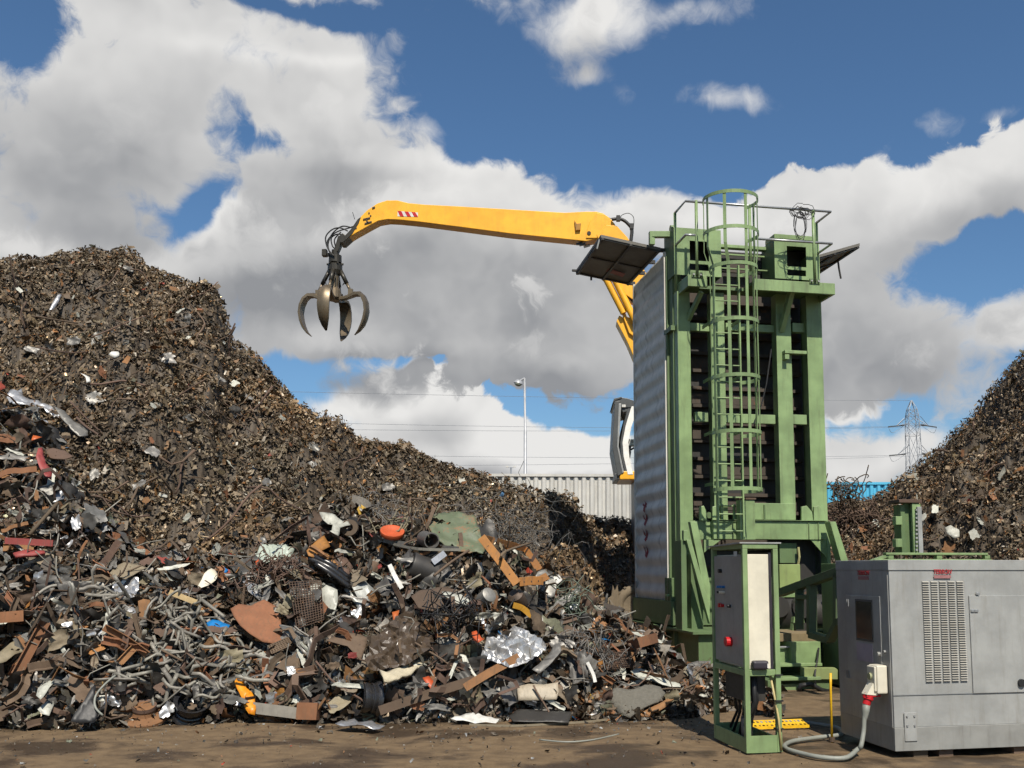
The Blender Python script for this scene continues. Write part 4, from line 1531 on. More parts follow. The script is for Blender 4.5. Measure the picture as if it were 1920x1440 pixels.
def add_wheel(t, wx, wy, wz, R):
    k = R / .5
    Mw = Matrix.Translation((wx, wy, wz)) @ Matrix.Rotation(math.pi / 2, 4, 'X') @ Matrix.Scale(k, 4)
    tyre = MB().lathe([(.30, -.17), (.42, -.18), (.49, -.13), (.50, 0), (.49, .13), (.42, .18), (.30, .17)], 28, Mw, closed=True).build('wheel', MUD, t, smooth=True)
    MB().lathe([(0, -.05), (.12, -.05), (.14, -.14), (.30, -.16), (.30, .16), (.14, .14), (0, .14)], 20, Mw).build('rim', MUD, tyre, smooth=False)
    for q in range(18):
        a = 2 * math.pi * q / 18
        c = Vector((math.cos(a) * .5, 0, math.sin(a) * .5)) * k
        MB().bar(Vector((wx, wy - .16 * k, wz)) + c, Vector((wx, wy + .16 * k, wz)) + c, .05 * k, .03 * k, up=c).build('tread_block', MUD, tyre)


def build_excavator():
    o = Vector((at(1330, 1066, YB).x, YB, 0.0))
    t = thing('material_handler', 'yellow scrap handler with long arm reaching out from behind the green tower', 'excavator', o)

    def loc(v):
        return Vector(v) - o

    def pr(name, pts, y0, y1, mat, bevel=.012, yref=None, smooth=False, parent=None):
        """side outline (photo pixels at the distance yref) given a real width from y0 to y1"""
        P = [at(px, py, yref or YB) for (px, py) in pts]
        P = [loc((p.x, y0, p.z)) for p in P]
        return MB().prism(P, (0, y1 - y0, 0)).build(name, mat, parent or t, bevel=bevel, smooth=smooth)

    w = .21
    stick = [(651, 447), (660, 437), (676, 415), (692, 399), (710, 387), (728, 381), (748, 381), (768, 386), (800, 389), (860, 392), (960, 398), (1060, 404), (1095, 402), (1118, 402), (1130, 405), (1143, 414), (1152, 425), (1157, 438),
             (1150, 445), (1125, 452), (1098, 457), (1050, 452), (960, 443), (860, 430), (790, 421), (750, 417), (730, 416), (712, 419), (695, 428), (670, 442), (655, 451)]
    st = pr('stick', stick, YB - w, YB + w, YELLOW)
    # dished pivot plate, lugs and weld marks on the stick's near side
    pr('pivot_plate', [(1098, 452), (1101, 436), (1106, 420), (1118, 405), (1133, 408), (1150, 424), (1155, 438), (1148, 443), (1128, 440), (1118, 452)], YB - w - .03, YB - w + .01, YELLOW, parent=st)
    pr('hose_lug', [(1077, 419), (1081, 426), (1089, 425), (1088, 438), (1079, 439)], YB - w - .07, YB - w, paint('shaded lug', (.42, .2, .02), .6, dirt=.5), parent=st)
    for (a, b) in (((684, 417), (697, 414)), ((690, 415), (693, 424)), ((687, 425), (700, 421)), ((701, 396), (706, 394))):
        P = [loc((at(*q, YB).x, YB - w - .012, at(*q, YB).z)) for q in (a, b)]
        MB().bar(P[0], P[1], .03, .03).build('weld_bracket', DARK, st)
    for q in ((671, 433), (695, 405), (698, 410)):
        p = at(*q, YB)
        MB().tube([loc((p.x, YB - w - .02, p.z)), loc((p.x, YB - w, p.z))], .02, 8).build('bolt', DARK, st)
    p = at(1104, 443, YB)
    MB().tube([loc((p.x, YB - w - .05, p.z)), loc((p.x, YB + w, p.z))], .05, 14).build('pivot_pin', GRABD, st)
    # red and white warning strip
    pr('warning_strip', [(748, 401), (786, 404), (786, 412), (748, 411)], YB - w - .006, YB - w - .002, WHITEP, bevel=0, parent=st)
    for k, a in enumerate((747, 760, 773)):
        b = [(a + 1, 401 + k), (a + 8, 401.5 + k), (a + 13, 411.5 + k * .3), (a + 6, 411 + k * .3)]
        b = [(max(748, min(786, x)), y) for x, y in b]
        pr('red_stripe', b, YB - w - .010, YB - w - .006, RED, bevel=0, parent=st)
    # dark nose and link that carries the grab
    pr('stick_nose', [(651, 446), (662, 434), (674, 416), (680, 412), (676, 424), (664, 444), (655, 452), (646, 460), (640, 460), (641, 446), (646, 442)], YB - w - .012, YB + w + .012, GRABD, bevel=.01)
    pr('grab_link', [(635, 444), (645, 442), (643, 456), (635, 474), (626, 475)], YB - .09, YB + .09, GRABD, bevel=.02)

    # main boom, hidden lower half behind the tower
    boom = [(1118, 446), (1135, 428), (1156, 430), (1176, 452), (1216, 530), (1250, 640), (1280, 760), (1310, 900), (1320, 1000), (1268, 1000), (1240, 860), (1216, 765), (1197, 697), (1175, 645), (1155, 607), (1160, 596), (1178, 606), (1190, 590), (1190, 570),
            (1170, 556), (1146, 520), (1130, 480)]
    bo = pr('boom', boom, YB - .26, YB + .26, YELLOW)
    pr('cylinder_bracket', [(1164, 592), (1170, 590), (1174, 600), (1192, 606), (1200, 618), (1200, 640), (1186, 636), (1178, 630)], YB - .34, YB - .27, YELLOW, parent=bo)
    pr('warning_sign', [(1172, 520), (1182, 520), (1177, 529)], YB - .268, YB - .262, YELLOW_P, bevel=0, parent=bo)
    p = at(1189, 609, YB - .36)
    MB().tube([loc((p.x, YB - .40, p.z)), loc((p.x, YB - .2, p.z))], .045, 12).build('bracket_pin', GRABD, bo)

    # twin stick rams
    for k, (a, b, c, yy) in enumerate((((1112, 470), (1131, 522), (1168, 594), YB - .36), ((1124, 470), (1143, 516), (1189, 611), YB - .44))):
        A, B, C_ = (loc((at(*q, YB).x, yy, at(*q, YB).z)) for q in (a, b, c))
        ra = MB().tube([B, C_], .088, 16).build('ram_barrel', YELLOW, t, smooth=False)
        MB().tube([B + (B - C_) * .02, B - (B - C_) * .13], .10, 16).build('ram_collar', YELLOW, ra)
        MB().tube([A, B], .04, 12).build('ram_rod', CHROME, ra, smooth=True)
    for k, pts in enumerate(([(1146, 419), (1157, 418), (1167, 420), (1176, 427), (1183, 437), (1182, 455), (1178, 480)], [(1154, 512), (1157, 527), (1168, 548), (1184, 568), (1196, 574)], [(1153, 515), (1160, 540), (1172, 562), (1184, 580)])):
        P = catmull([loc((at(*q, YB).x, YB - .3 + .1 * k, at(*q, YB).z)) for q in pts], 5)
        MB().tube(P, .045 if k == 0 else .022, 8).build('boom_hose', HOSE, t, smooth=True)
    P = catmull([loc((at(*q, YB).x, YB - .2, at(*q, YB).z)) for q in [(1138, 413), (1158, 416), (1166, 408), (1178, 405), (1187, 413), (1187, 430)]], 5)
    MB().tube(P, .009, 6).build('grease_line', HOSE, t, smooth=True)
    for q in ((1158, 418), (1183, 433)):
        p = at(*q, YB)
        MB().box(*(lambda c: (c.x - .05, c.x + .05, c.y - .06, c.y + .06, c.z - .06, c.z + .08))(loc((p.x, YB - .3, p.z)))).build('hose_clamp', HOSE, t)
    for q in ((1098, 459), (1106, 462), (1092, 457)):
        p = loc((at(*q, YB).x, YB - .1, at(*q, YB).z))
        MB().bar(p, p + Vector((-.16, 0, -.05)), .05, .05).build('hose_fitting', GRABD, t)
    # hoses at the nose
    for k, pts in enumerate(([(655, 438), (640, 432), (625, 436), (614, 450), (618, 470), (630, 485)], [(662, 430), (645, 427), (632, 434), (622, 446), (617, 462), (620, 475), (622, 480)], [(650, 443), (634, 440), (622, 447), (624, 462), (630, 466), (628, 450), (640, 436)],
                             [(675, 418), (655, 426), (635, 432), (622, 440), (613, 452), (616, 468), (621, 480)], [(645, 446), (636, 448), (632, 458), (625, 470), (622, 480)])):
        P = catmull([loc((at(*q, YB).x, YB - .2 + .08 * k, at(*q, YB).z)) for q in pts], 6)
        MB().tube(P, .018, 7).build('grab_hose', HOSE, t, smooth=True)
    P = [loc((at(*q, YB).x, YB - .2, at(*q, YB).z)) for q in [(668, 416), (665, 406), (664, 403)]]
    MB().tube(P, .008, 5).build('nose_wire', HOSE, t)

    # superstructure (behind the tower)
    def bx(name, x0, x1, y0, y1, z0, z1, mat, bev=.03):
        return MB().box(x0, x1, y0 - YB, y1 - YB, z0, z1).build(name, mat, t, bevel=bev)
    bx('engine_house', -.7, 2.1, YB - 1.4, YB + 1.4, 1.7, 3.0, YELLOW)
    bx('counterweight', 2.13, 2.5, YB - 1.4, YB + 1.4, 1.6, 2.9, CABDARK)
    MB().lathe([(0, 1.15), (.85, 1.15), (.85, 1.7), (0, 1.7)], 28).build('slew_ring', GRABD, t)
    bx('chassis', -1.7, 2.0, YB - .8, YB + .8, .5, 1.15, CABDARK)
    # cab riser and cab
    yc0, yc1 = 23.0, 24.45
    cx0 = at(1166, 890, yc0).x - o.x
    zb = at(1170, 899, yc0).z - o.z
    zt = at(1170, 748, yc0).z - o.z
    bx('cab_riser', cx0 + .3, cx0 + 1.3, yc0 + .1, yc1 - .1, 2.0, zb, CABDARK)
    bx('cab_floor', cx0 - .05, cx0 + 1.7, yc0, yc1, zb, zb + .20, YELLOW, .02)
    bx('cab_step', cx0 - .16, cx0 - .052, yc0 + .03, yc1 - .03, zb + .01, zb + .14, CABDARK, .01)

    def cp(name, pts, y0, y1, mat, bev=.008):
        P = [at(px, py, yc0) for (px, py) in pts]
        P = [loc((p.x, y0, p.z)) for p in P]
        return MB().prism(P, (0, y1 - y0, 0)).build(name, mat, t, bevel=bev)
    for (y0, y1) in ((yc0, yc0 + .07), (yc1 - .07, yc1)):
        cp('front_pillar', [(1184, 762), (1198, 762), (1184, 800), (1178, 830), (1180, 856), (1187, 890), (1177, 890), (1169, 856), (1167, 830), (1173, 798)], y0 - .012, y1, CABWHITE)
        cp('window_seal', [(1178, 762), (1184, 762), (1173, 798), (1167, 830), (1169, 856), (1177, 890), (1173, 890), (1165, 858), (1163, 830), (1169, 795)], y0 + .01, y1 - .01, CABDARK)
    cp('front_guard', [(1153, 752), (1162, 752), (1158, 838), (1168, 887), (1158, 893), (1148, 838)], yc0 - .02, yc1 + .02, CABDARK)
    cp('guard_edge', [(1160, 757), (1165, 757), (1160, 838), (1170, 885), (1167, 888), (1157, 838)], yc0 - .03, yc0 + .03, GALV)
    cp('roof', [(1150, 757), (1153, 749), (1165, 745), (1180, 748), (1190, 752), (1330, 752), (1330, 764), (1162, 764)], yc0 - .01, yc1 + .01, CABDARK)
    cp('roof_visor', [(1148, 757), (1151, 748), (1165, 744), (1166, 747), (1154, 751)], yc0 - .03, yc1 + .03, CABDARK)
    cp('roof_bracket', [(1164, 764), (1186, 764), (1182, 770), (1168, 773)], yc0 + .02, yc1 - .02, CABDARK)
    cp('work_lamp', [(1166, 759), (1173, 759), (1173, 764), (1166, 764)], yc0 - .03, yc0 - .005, WHITEP)
    cp('beacon', [(1190, 743), (1195, 743), (1195, 752), (1190, 752)], yc0 + .3, yc0 + .4, WHITEP)
    cp('rear_pillar', [(1318, 760), (1332, 760), (1332, 890), (1318, 890)], yc0, yc0 + .08, CABDARK)
    cp('rear_pillar', [(1318, 760), (1332, 760), (1332, 890), (1318, 890)], yc1 - .08, yc1, CABDARK)
    cp('side_glass', [(1196, 766), (1316, 766), (1316, 882), (1190, 882), (1182, 856), (1181, 832), (1186, 802)], yc0 + .03, yc0 + .036, GLASS, 0)
    # seat and controls
    x0 = cx0
    MB().box(x0 + .45, x0 + .95, -1.65, -1.05, zb + .2, zb + .55).build('seat', BLACK, t, bevel=.05)
    MB().bar((x0 + .93, -1.35, zb + .5), (x0 + 1.1, -1.35, zb + 1.15), .5, .14).build('seat_back', BLACK, t, bevel=.04)
    MB().bar((x0 + .12, -1.3, zb + .2), (x0 + .22, -1.3, zb + .75), .1, .1).build('steering_column', CABDARK, t)
    MB().lathe([(.17, -.012), (.19, 0), (.17, .012)], 18, Matrix.Translation((x0 + .23, -1.3, zb + .77)) @ Matrix.Rotation(-.5, 4, 'Y'), closed=True).build('steering_wheel', BLACK, t)
    MB().tube([(x0 + .2, -1.55, zb + .2), (x0 + .16, -1.6, zb + .5), (x0 + .24, -1.6, zb + .9)], .03, 8).build('grab_rail', CABDARK, t)
    MB().box(x0 + .12, x0 + .42, -1.65, -1.5, zb + .83, zb + 1.0).build('monitor', WHITEP, t, bevel=.02)
    # wheels
    for (wx, wy) in ((-1.3, YB - 1.4), (-1.3, YB + 1.4), (1.7, YB - 1.4), (1.7, YB + 1.4)):
        add_wheel(t, wx, wy - YB, .55, .55)
    return t


build_excavator()


def build_axle():
    YS = 18.3
    o = at(1193, 1138, YS)
    t = thing('scrap_axle', 'mud caked wheel and torn steel plate lying behind the tower base', 'scrap metal', o)
    add_wheel(t, 0, .15, 0, .40)
    P = [(1098, 1160), (1112, 1142), (1128, 1130), (1146, 1118), (1149, 1096), (1153, 1108), (1158, 1096), (1160, 1112), (1161, 1128), (1158, 1150), (1150, 1158), (1138, 1162), (1122, 1157), (1106, 1160)]
    Q = [Vector((at(*p, YS).x, YS, at(*p, YS).z)) - o for p in P]
    sb = MB().prism(Q, (0, .12, 0)).build('torn_plate', MUD, t, bevel=.02)
    for a, b in (((1118, 1136), (1130, 1146)), ((1130, 1146), (1140, 1132)), ((1147, 1120), (1149, 1155))):
        A, B = (Vector((at(*q, YS).x, YS - .03, at(*q, YS).z)) - o for q in (a, b))
        MB().bar(A, B, .07, .05).build('plate_rib', MUD, sb)
    MB().bar(Q[9] + Vector((0, .1, 0)), Vector((.1, .15, 0)), .14, .14).build('axle_beam', MUD, t)


build_axle()


def build_grab():
    """four-tine orange-peel grab hanging from the arm"""
    top = at(629, 472, YB)
    px = F / YB
    t = thing('grab', 'worn four tined steel scrap grab hanging open from the yellow arm', 'grab', top)
    s = 1 / px
    # rotator and head (photo pixel drops below the link)
    MB().tube([(0, 0, .04), (0, 0, -.14)], .10, 14).build('rotator', GRABD, t)
    MB().lathe([(0, -8 * s), (12 * s, -8 * s), (12.5 * s, -22 * s), (10 * s, -24 * s), (14 * s, -26 * s), (14 * s, -38 * s), (11 * s, -46 * s), (0, -46 * s)], 18).build('head', GRABD, t)
    MB().box(-.33, -.21, -.12, .05, -.14, .04).build('valve_block', GRABD, t, bevel=.01)
    MB().bar((-.24, 0, -.08), (0, 0, -.1), .08, .08).build('valve_arm', GRABD, t)
    for k in range(6):
        a = k * 1.05
        MB().tube([(12.5 * s * math.cos(a), 12.5 * s * math.sin(a), -25 * s), (16 * s * math.cos(a), 16 * s * math.sin(a), -25 * s)], .03, 7).build('head_bolt', GRABD, t)
    tilt = Vector((-8 * s, 0, -84 * s))
    zhub = -84 * s
    MB().lathe([(0, -44 * s), (9 * s, -44 * s), (8 * s, -70 * s), (13 * s, -78 * s), (14 * s, -92 * s), (10 * s, -97 * s), (0, -97 * s)], 16).build('stem', GRAB, t)
    angs = [math.radians(a) for a in (174, 266, 352, 82)]
    for a in angs:
        d = Vector((math.cos(a), math.sin(a), 0))
        n = Vector((-d.y, d.x, 0))
        prof = [(.14, -93), (.26, -92), (.38, -89), (.50, -85), (.63, -85), (.73, -92), (.80, -105), (.82, -120), (.79, -134), (.73, -147), (.64, -158), (.53, -166)]
        wid = [.16, .16, .18, .22, .27, .30, .31, .31, .29, .25, .16, .05]
        thk = [.09, .10, .10, .11, .11, .10, .10, .09, .09, .08, .05, .02]
        vs, fs = [], []
        for i, (r, zp) in enumerate(prof):
            p = d * (r * 1.1) + Vector((0, 0, zp * s))
            q0 = prof[max(i - 1, 0)]
            q1 = prof[min(i + 1, len(prof) - 1)]
            tg = (d * (q1[0] - q0[0]) + Vector((0, 0, (q1[1] - q0[1]) * s))).normalized()
            ou = n.cross(tg).normalized()          # outward side of the tine
            if ou.dot(d) < 0 and i > 5:
                ou = -ou
            if i <= 5 and ou.z < 0:
                ou = -ou
            w, h = wid[i] / 2, thk[i] / 2
            for (u, v) in ((-1, -1), (-1, .25), (-.3, 1), (.3, 1), (1, .25), (1, -1)):
                vs.append(p + n * (u * w) + ou * (v * h))
        m = 6
        for i in range(len(prof) - 1):
            for k in range(m):
                fs.append((i * m + k, i * m + (k + 1) % m, (i + 1) * m + (k + 1) % m, (i + 1) * m + k))
        fs += [tuple(range(m))[::-1], tuple((len(prof) - 1) * m + k for k in range(m))]
        ti = MB().add(vs, fs).build('tine', GRAB, t, smooth=True, bevel=0)
        e = ti.modifiers.new('es', 'EDGE_SPLIT')
        e.split_angle = math.radians(50)
        # hydraulic cylinder to the tine
        A = d * .15 + Vector((0, 0, -38 * s))
        B = d * .44 + Vector((0, 0, -80 * s))
        m_ = A.lerp(B, .62)
        MB().tube([A, m_], .055, 10).build('cylinder', GRABD, t, smooth=True)
        MB().tube([m_, B], .036, 10).build('cylinder_rod', GRAB, t, smooth=True)
        MB().bar(B + Vector((0, 0, .06)), B + Vector((0, 0, -.1)), .12, .09).build('tine_lug', GRAB, t)
        hp = catmull([d * .13 + n * .06 + Vector((0, 0, -42 * s)), d * .24 + n * .1 + Vector((0, 0, -55 * s)), d * .2 + n * .05 + Vector((0, 0, -66 * s))], 4)
        MB().tube(hp, .012, 5).build('hose', HOSE, t, smooth=True)


build_grab()


# ------------------------------------------------------------------ background: containers, lamp post, pylon, wires
def container(name, label, x0, y, length, z0, mat, ang, group=None):
    t = thing(name, label, 'container', (x0, y, z0), ang, group)
    H, Wd = 2.59, 2.44
    vs = []
    per = .30
    k = int(length / per)
    for i in range(k):
        x = .1 + (length - .2) * i / k
        p = (length - .2) / k
        for fr, d in ((0, 0), (.24, .0), (.42, .075), (.70, .075), (.88, 0)):
            vs.append((x + fr * p, .03 + d))
    vs.append((length - .1, .03))
    mb = MB()
    n = len(vs)
    V = [(x, yy, .16) for x, yy in vs] + [(x, yy, H - .10) for x, yy in vs]
    mb.add(V, [(i, i + 1, n + i + 1, n + i) for i in range(n - 1)])
    mb.build('corrugated_side', mat, t)
    MB().box(0, length, .12, Wd, .12, H - .03).build('shell', mat, t)
    MB().box(0, length, 0, .1, H - .10, H).build('top_rail', mat, t)
    MB().box(0, length, 0, .1, 0, .16).build('bottom_rail', mat, t)
    for x in (0, length - .12):
        MB().box(x, x + .12, -.01, .12, 0.0, H + .01).build('corner_post', mat, t)
    return t


g = at(935, 889, 37)
for lvl, lab in ((0, 'pale grey corrugated container under another, behind the heap'), (1, 'pale grey corrugated container on top of another, behind the heap')):
    container('shipping_container', lab, g.x - 3.2, 36.6, 12.19, lvl * 2.6 - .02, CONT_G, math.radians(1.5), 'grey stacked containers')
g = at(1500, 903, 40)
for lvl, lab in ((0, 'sky blue container under another, beyond the tower'), (1, 'sky blue container on top of another, beyond the tower')):
    container('shipping_container', lab, g.x - 1.5, 40.3, 6.06, lvl * 2.6 - .02, CONT_B, 0.0, 'blue stacked containers')


def build_lamp():
    b = at(985.5, 900, 50)
    t = thing('lamp_post', 'slim grey lamp post standing behind the grey containers', 'street lamp', (b.x, 50, 0))
    top = at(983.5, 709, 50)
    MB().tube([(0, 0, -.1), (0, 0, 1.6), (0, 0, 1.62), (-.03, 0, 8.6), (-.03, 0, 8.62), (top.x - b.x, 0, top.z)], [.11, .11, .085, .075, .06, .055], 12).build('pole', POLE, t, smooth=True)
    h = at(972, 720, 50)
    A = Vector((top.x - b.x, 0, top.z))
    B = Vector((h.x - b.x, 0, h.z + .12))
    MB().tube([A, B], .05, 8).build('arm', POLE, t)
    M = Matrix.Translation(B + Vector((0, 0, -.05))) @ Matrix.Rotation(.25, 4, 'Y')
    hd = MB().lathe([(0, .15), (.12, .14), (.2, .05), (.24, -.05)], 16, M).build('lamp_head', POLE, t, smooth=True)
    MB().lathe([(0, -.2), (.12, -.17), (.22, -.06), (0, -.05)], 16, M).build('lamp_bowl', paint('lamp bowl', (.25, .27, .22), .25, dirt=.2), hd, smooth=True)
    # small far floodlight mast
    b = at(958, 890, 85)
    t = thing('floodlight_mast', 'tiny distant floodlight mast showing over the grey containers', 'street lamp', (b.x, 85, 0))
    z = at(958, 876, 85).z
    MB().tube([(0, 0, 0), (0, 0, z)], .07, 8).build('pole', LATTICE, t)
    for sx in (-1, 1):
        MB().bar((0, 0, z - .1), (sx * .28, 0, z + .05), .07, .05).build('arm', POLE, t)
        MB().box(min(sx * .2, sx * .42), max(sx * .2, sx * .42), -.1, .1, z, z + .1).build('lamp', WHITEP, t)


build_lamp()


def build_pylon():
    YP = 260.0
    b = at(1715, 900, YP)
    t = thing('pylon', 'distant steel lattice electricity pylon above the right heap', 'pylon', (b.x, YP, 0))
    sc = YP / F
    H = at(1715, 751, YP).z
    z1 = at(1715, 768, YP).z
    z2 = at(1715, 796, YP).z
    lv = [(0, 5.2), (8, 4.4), (16, 3.6), (21, 2.2), (25, 1.8), (28.5, 1.62), (z2 - 3, 1.5), (z2, 1.42), (z2 + 2.4, 1.3), (z1, 1.05), (H, .12)]
    r = .095
    for (sx, sy) in ((1, 1), (1, -1), (-1, 1), (-1, -1)):
        MB().tube([(sx * w, sy * w, z) for z, w in lv], r, 5).build('leg', LATTICE, t)
    for (z0, w0), (za, wa) in zip(lv[:-1], lv[1:]):
        mb = MB()
        for f in range(4):
            c = [(1, 1), (-1, 1), (-1, -1), (1, -1)]
            p, q = c[f], c[(f + 1) % 4]
            mb.tube([(p[0] * w0, p[1] * w0, z0), (q[0] * wa, q[1] * wa, za)], .05, 4)
            mb.tube([(q[0] * w0, q[1] * w0, z0), (p[0] * wa, p[1] * wa, za)], .05, 4)
            mb.tube([(p[0] * wa, p[1] * wa, za), (q[0] * wa, q[1] * wa, za)], .05, 4)
        mb.build('bracing', LATTICE, t)
    tips = []
    for zz in (z2, at(1715, 850, YP).z):
        for sx in (-1, 1):
            tip = Vector((sx * 4.3, 0, zz - .4))
            mb = MB()
            for sy in (1, -1):
                mb.tube([(sx * 1.6, sy * 1.6, zz + 2.0), tip], .09, 4)
                mb.tube([(sx * 1.7, sy * 1.7, zz), tip], .09, 4)
            mb.tube([(sx * 2.8, .8, zz - .2), (sx * 2.8, -.8, zz - .2), (sx * 2.8, 0, zz + .9)], .06, 4)
            mb.build('crossarm', LATTICE, t)
            e = tip + Vector((-2.3, -.5, -.25)) if sx < 0 else tip + Vector((2.3, .5, -.25))
            MB().tube([tip, e], .16, 6).build('insulator', CABDARK, t)
            MB().tube([tip, tip + (tip - e)], .16, 6).build('insulator', CABDARK, t)
            MB().tube(catmull([e, (e + tip) / 2 + Vector((0, 0, -1.7)), tip + (tip - e)], 5), .05, 4).build('jumper', WIRE, t)
            tips.append(Vector((b.x, YP, 0)) + tip + (Vector((-2.3, -.5, -.25))))
    tips.append(Vector((b.x, YP, H)))
    # far pylon out of view on the left end of the span
    far = [((-900, 735), 150), ((-900, 765), 150), ((-900, 800), 150), ((-900, 852), 150), ((-900, 690), 150)]
    names = ['upper wire of the pylon, near its left arm', 'upper wire of the pylon, from its right arm', 'lower wire of the pylon, near its left arm', 'lower wire of the pylon, from its right arm', 'topmost earth wire of the pylon']
    for k, (A, (q, yy)) in enumerate(zip(tips, far)):
        B = at(*q, yy)
        pts = []
        for i in range(41):
            u = i / 40
            p = A.lerp(B, u)
            p.z -= (2.2 if k < 4 else 1.2) * 4 * u * (1 - u)
            pts.append(p)
        o = MB().tube(pts, .036, 5).build('power_line', WIRE, smooth=True)
        tag(o, 'thin ' + names[k], 'power line', 'overhead wires')


build_pylon()

# ------------------------------------------------------------------ single pieces of scrap lying on the heaps
CAMV = CAM.copy()
KEEP = []          # outlines of the singular sheets, kept clear of scattered bits


def surf(px, py, lift=.05):
    p = hit(px, py)
    n = hnorm(p)
    v = (CAMV - p).normalized()
    return p + (n + v * .6).normalized() * lift


def sheet(name, label, pts, mat, tilt=(0, 0), amp=.05, freq=5.0, cuts=4, lift=.10, thick=.004, smooth=True, cat='scrap metal', depth=None, parent=None, group=None, fold=None):
    """torn sheet: outline in photo pixels laid on a plane through the heap surface, then dented"""
    cx = sum(p[0] for p in pts) / len(pts)
    cy = sum(p[1] for p in pts) / len(pts)
    c = surf(cx, cy, lift) if depth is None else at(cx, cy, depth)
    v = (CAMV - c).normalized()
    n = (v * .75 + Vector((0, 0, .55))).normalized()
    n = Matrix.Rotation(tilt[0], 3, 'Z') @ n
    side = n.cross(Vector((0, 0, 1))).normalized()
    n = (Matrix.Rotation(tilt[1], 3, side) @ n).normalized()
    if depth is None and n.dot(v) > .2:
        KEEP.append(pts)
        # slide the plane towards the viewer until the heap no longer pokes through most of it
        gaps = []
        for (px, py) in list(pts) + [(cx, cy)]:
            d = ray(px, py)
            t = (c - CAMV).dot(n) / d.dot(n)
            gaps.append(((CAMV + d * t) - hit(px, py)).dot(n))
        gaps.sort()
        low = gaps[int(len(gaps) * .2)]
        if low < .07:
            c = c + n * (.07 - low)
    bm = bmesh.new()
    vs = []
    for (px, py) in pts:
        d = ray(px, py)
        t = (c - CAMV).dot(n) / d.dot(n)
        vs.append(bm.verts.new(CAMV + d * t))
    f = bm.faces.new(vs)
    bmesh.ops.triangulate(bm, faces=[f], quad_method='BEAUTY', ngon_method='BEAUTY')
    for k in range(cuts):
        es = [e for e in bm.edges if e.calc_length() > .06 + .03 * (4 - k)]
        if es:
            bmesh.ops.subdivide_edges(bm, edges=es, cuts=1, use_grid_fill=True)
            bmesh.ops.triangulate(bm, faces=[q for q in bm.faces if len(q.verts) > 3])
    sd_ = random.uniform(0, 99)
    for q in bm.verts:
        x = (q.co - c) * freq
        h = noise.fractal((x.x + sd_, x.y, x.z), .9, 2.0, 4) + .5 * abs(noise.noise((x.x * .7 + sd_ + 9, x.y * .7, x.z * .7)))
        q.co += n * (h * amp)
        q.co += side * (noise.noise((x.x * 2 + sd_ + 3, x.y * 2, x.z * 2)) * amp * .35)
        if fold:
            s_ = (q.co - c).dot(side) if fold[0] == 'v' else (q.co - c).z
            q.co -= n * (abs(s_) * fold[1])
    me = bpy.data.meshes.new(name)
    bmesh.ops.recalc_face_normals(bm, faces=bm.faces)
    bm.to_mesh(me)
    bm.free()
    me.transform(Matrix.Translation(-c))
    o = link(name, me, mat, parent, smooth=smooth)
    o.location = c
    so = o.modifiers.new('thickness', 'SOLIDIFY')
    so.thickness = thick
    if not parent:
        tag(o, label, cat, group)
    return o


def section(kind, w):
    if kind == 'channel':
        t = w * .12
        return [(-w / 2, 0), (w / 2, 0), (w / 2, w * .55), (w / 2 - t, w * .55), (w / 2 - t, t), (-w / 2 + t, t), (-w / 2 + t, w * .55), (-w / 2, w * .55)]
    if kind == 'angle':
        t = w * .13
        return [(-w / 2, 0), (w / 2, 0), (w / 2, t), (-w / 2 + t, t), (-w / 2 + t, w * .8), (-w / 2, w * .8)]
    if kind == 'flat':
        return [(-w / 2, 0), (w / 2, 0), (w / 2, w * .14), (-w / 2, w * .14)]
    if kind == 'beam':
        t = w * .12
        return [(-w / 2, 0), (w / 2, 0), (w / 2, t), (t / 2, t), (t / 2, w - t), (w / 2, w - t), (w / 2, w), (-w / 2, w), (-w / 2, w - t), (-t / 2, w - t), (-t / 2, t), (-w / 2, t)]
    return [(-w / 2, 0), (w / 2, 0), (w / 2, w), (-w / 2, w)]


def sweep(mb, path, sec, up):
    vs, fs = [], []
    m = len(sec)
    for i, p in enumerate(path):
        a, b = path[max(i - 1, 0)], path[min(i + 1, len(path) - 1)]
        d = (b - a).normalized()
        u = up if not callable(up) else up(i)
        s_ = d.cross(u).normalized()
        u2 = s_.cross(d)
        for (x, y) in sec:
            vs.append(p + s_ * x + u2 * y)
    for i in range(len(path) - 1):
        for k in range(m):
            fs.append((i * m + k, i * m + (k + 1) % m, (i + 1) * m + (k + 1) % m, (i + 1) * m + k))
    fs += [tuple(range(m))[::-1], tuple((len(path) - 1) * m + k for k in range(m))]
    mb.add(vs, fs)
    return mb


def barpx(name, label, pts, wpx, kind, mat, lift=.1, cat='scrap metal', group=None, bend=.0, ends=None):
    """bar, beam, pipe or strip whose axis runs through the given photo pixels on the heap"""
    P = [surf(*q, lift) for q in pts]
    if len(P) == 2:
        P = [P[0], P[0].lerp(P[1], .33), P[0].lerp(P[1], .67), P[1]]
        P[1] += Vector((0, 0, bend))
        P[2] += Vector((0, 0, bend))
    else:
        P = catmull(P, 4)
    c = sum(P, Vector()) / len(P)
    w = wpx * c.y / F
    P = [p - c for p in P]
    mb = MB()
    if kind == 'pipe':
        mb.tube(P, w / 2, 10)
    elif kind == 'tube':
        n = 12
        mb.tube(P, w / 2, n, cap=False)
        mb.tube(P, w / 2 * .8, n, cap=False)
        for e in (0, len(P) - 1):
            pass
    else:
        v = (CAMV - c).normalized()
        sweep(mb, P, section(kind, w), v)
    o = mb.build(name, mat, smooth=kind in ('pipe', 'tube'), bevel=.0)
    o.location = c
    tag(o, label, cat, group)
    return o


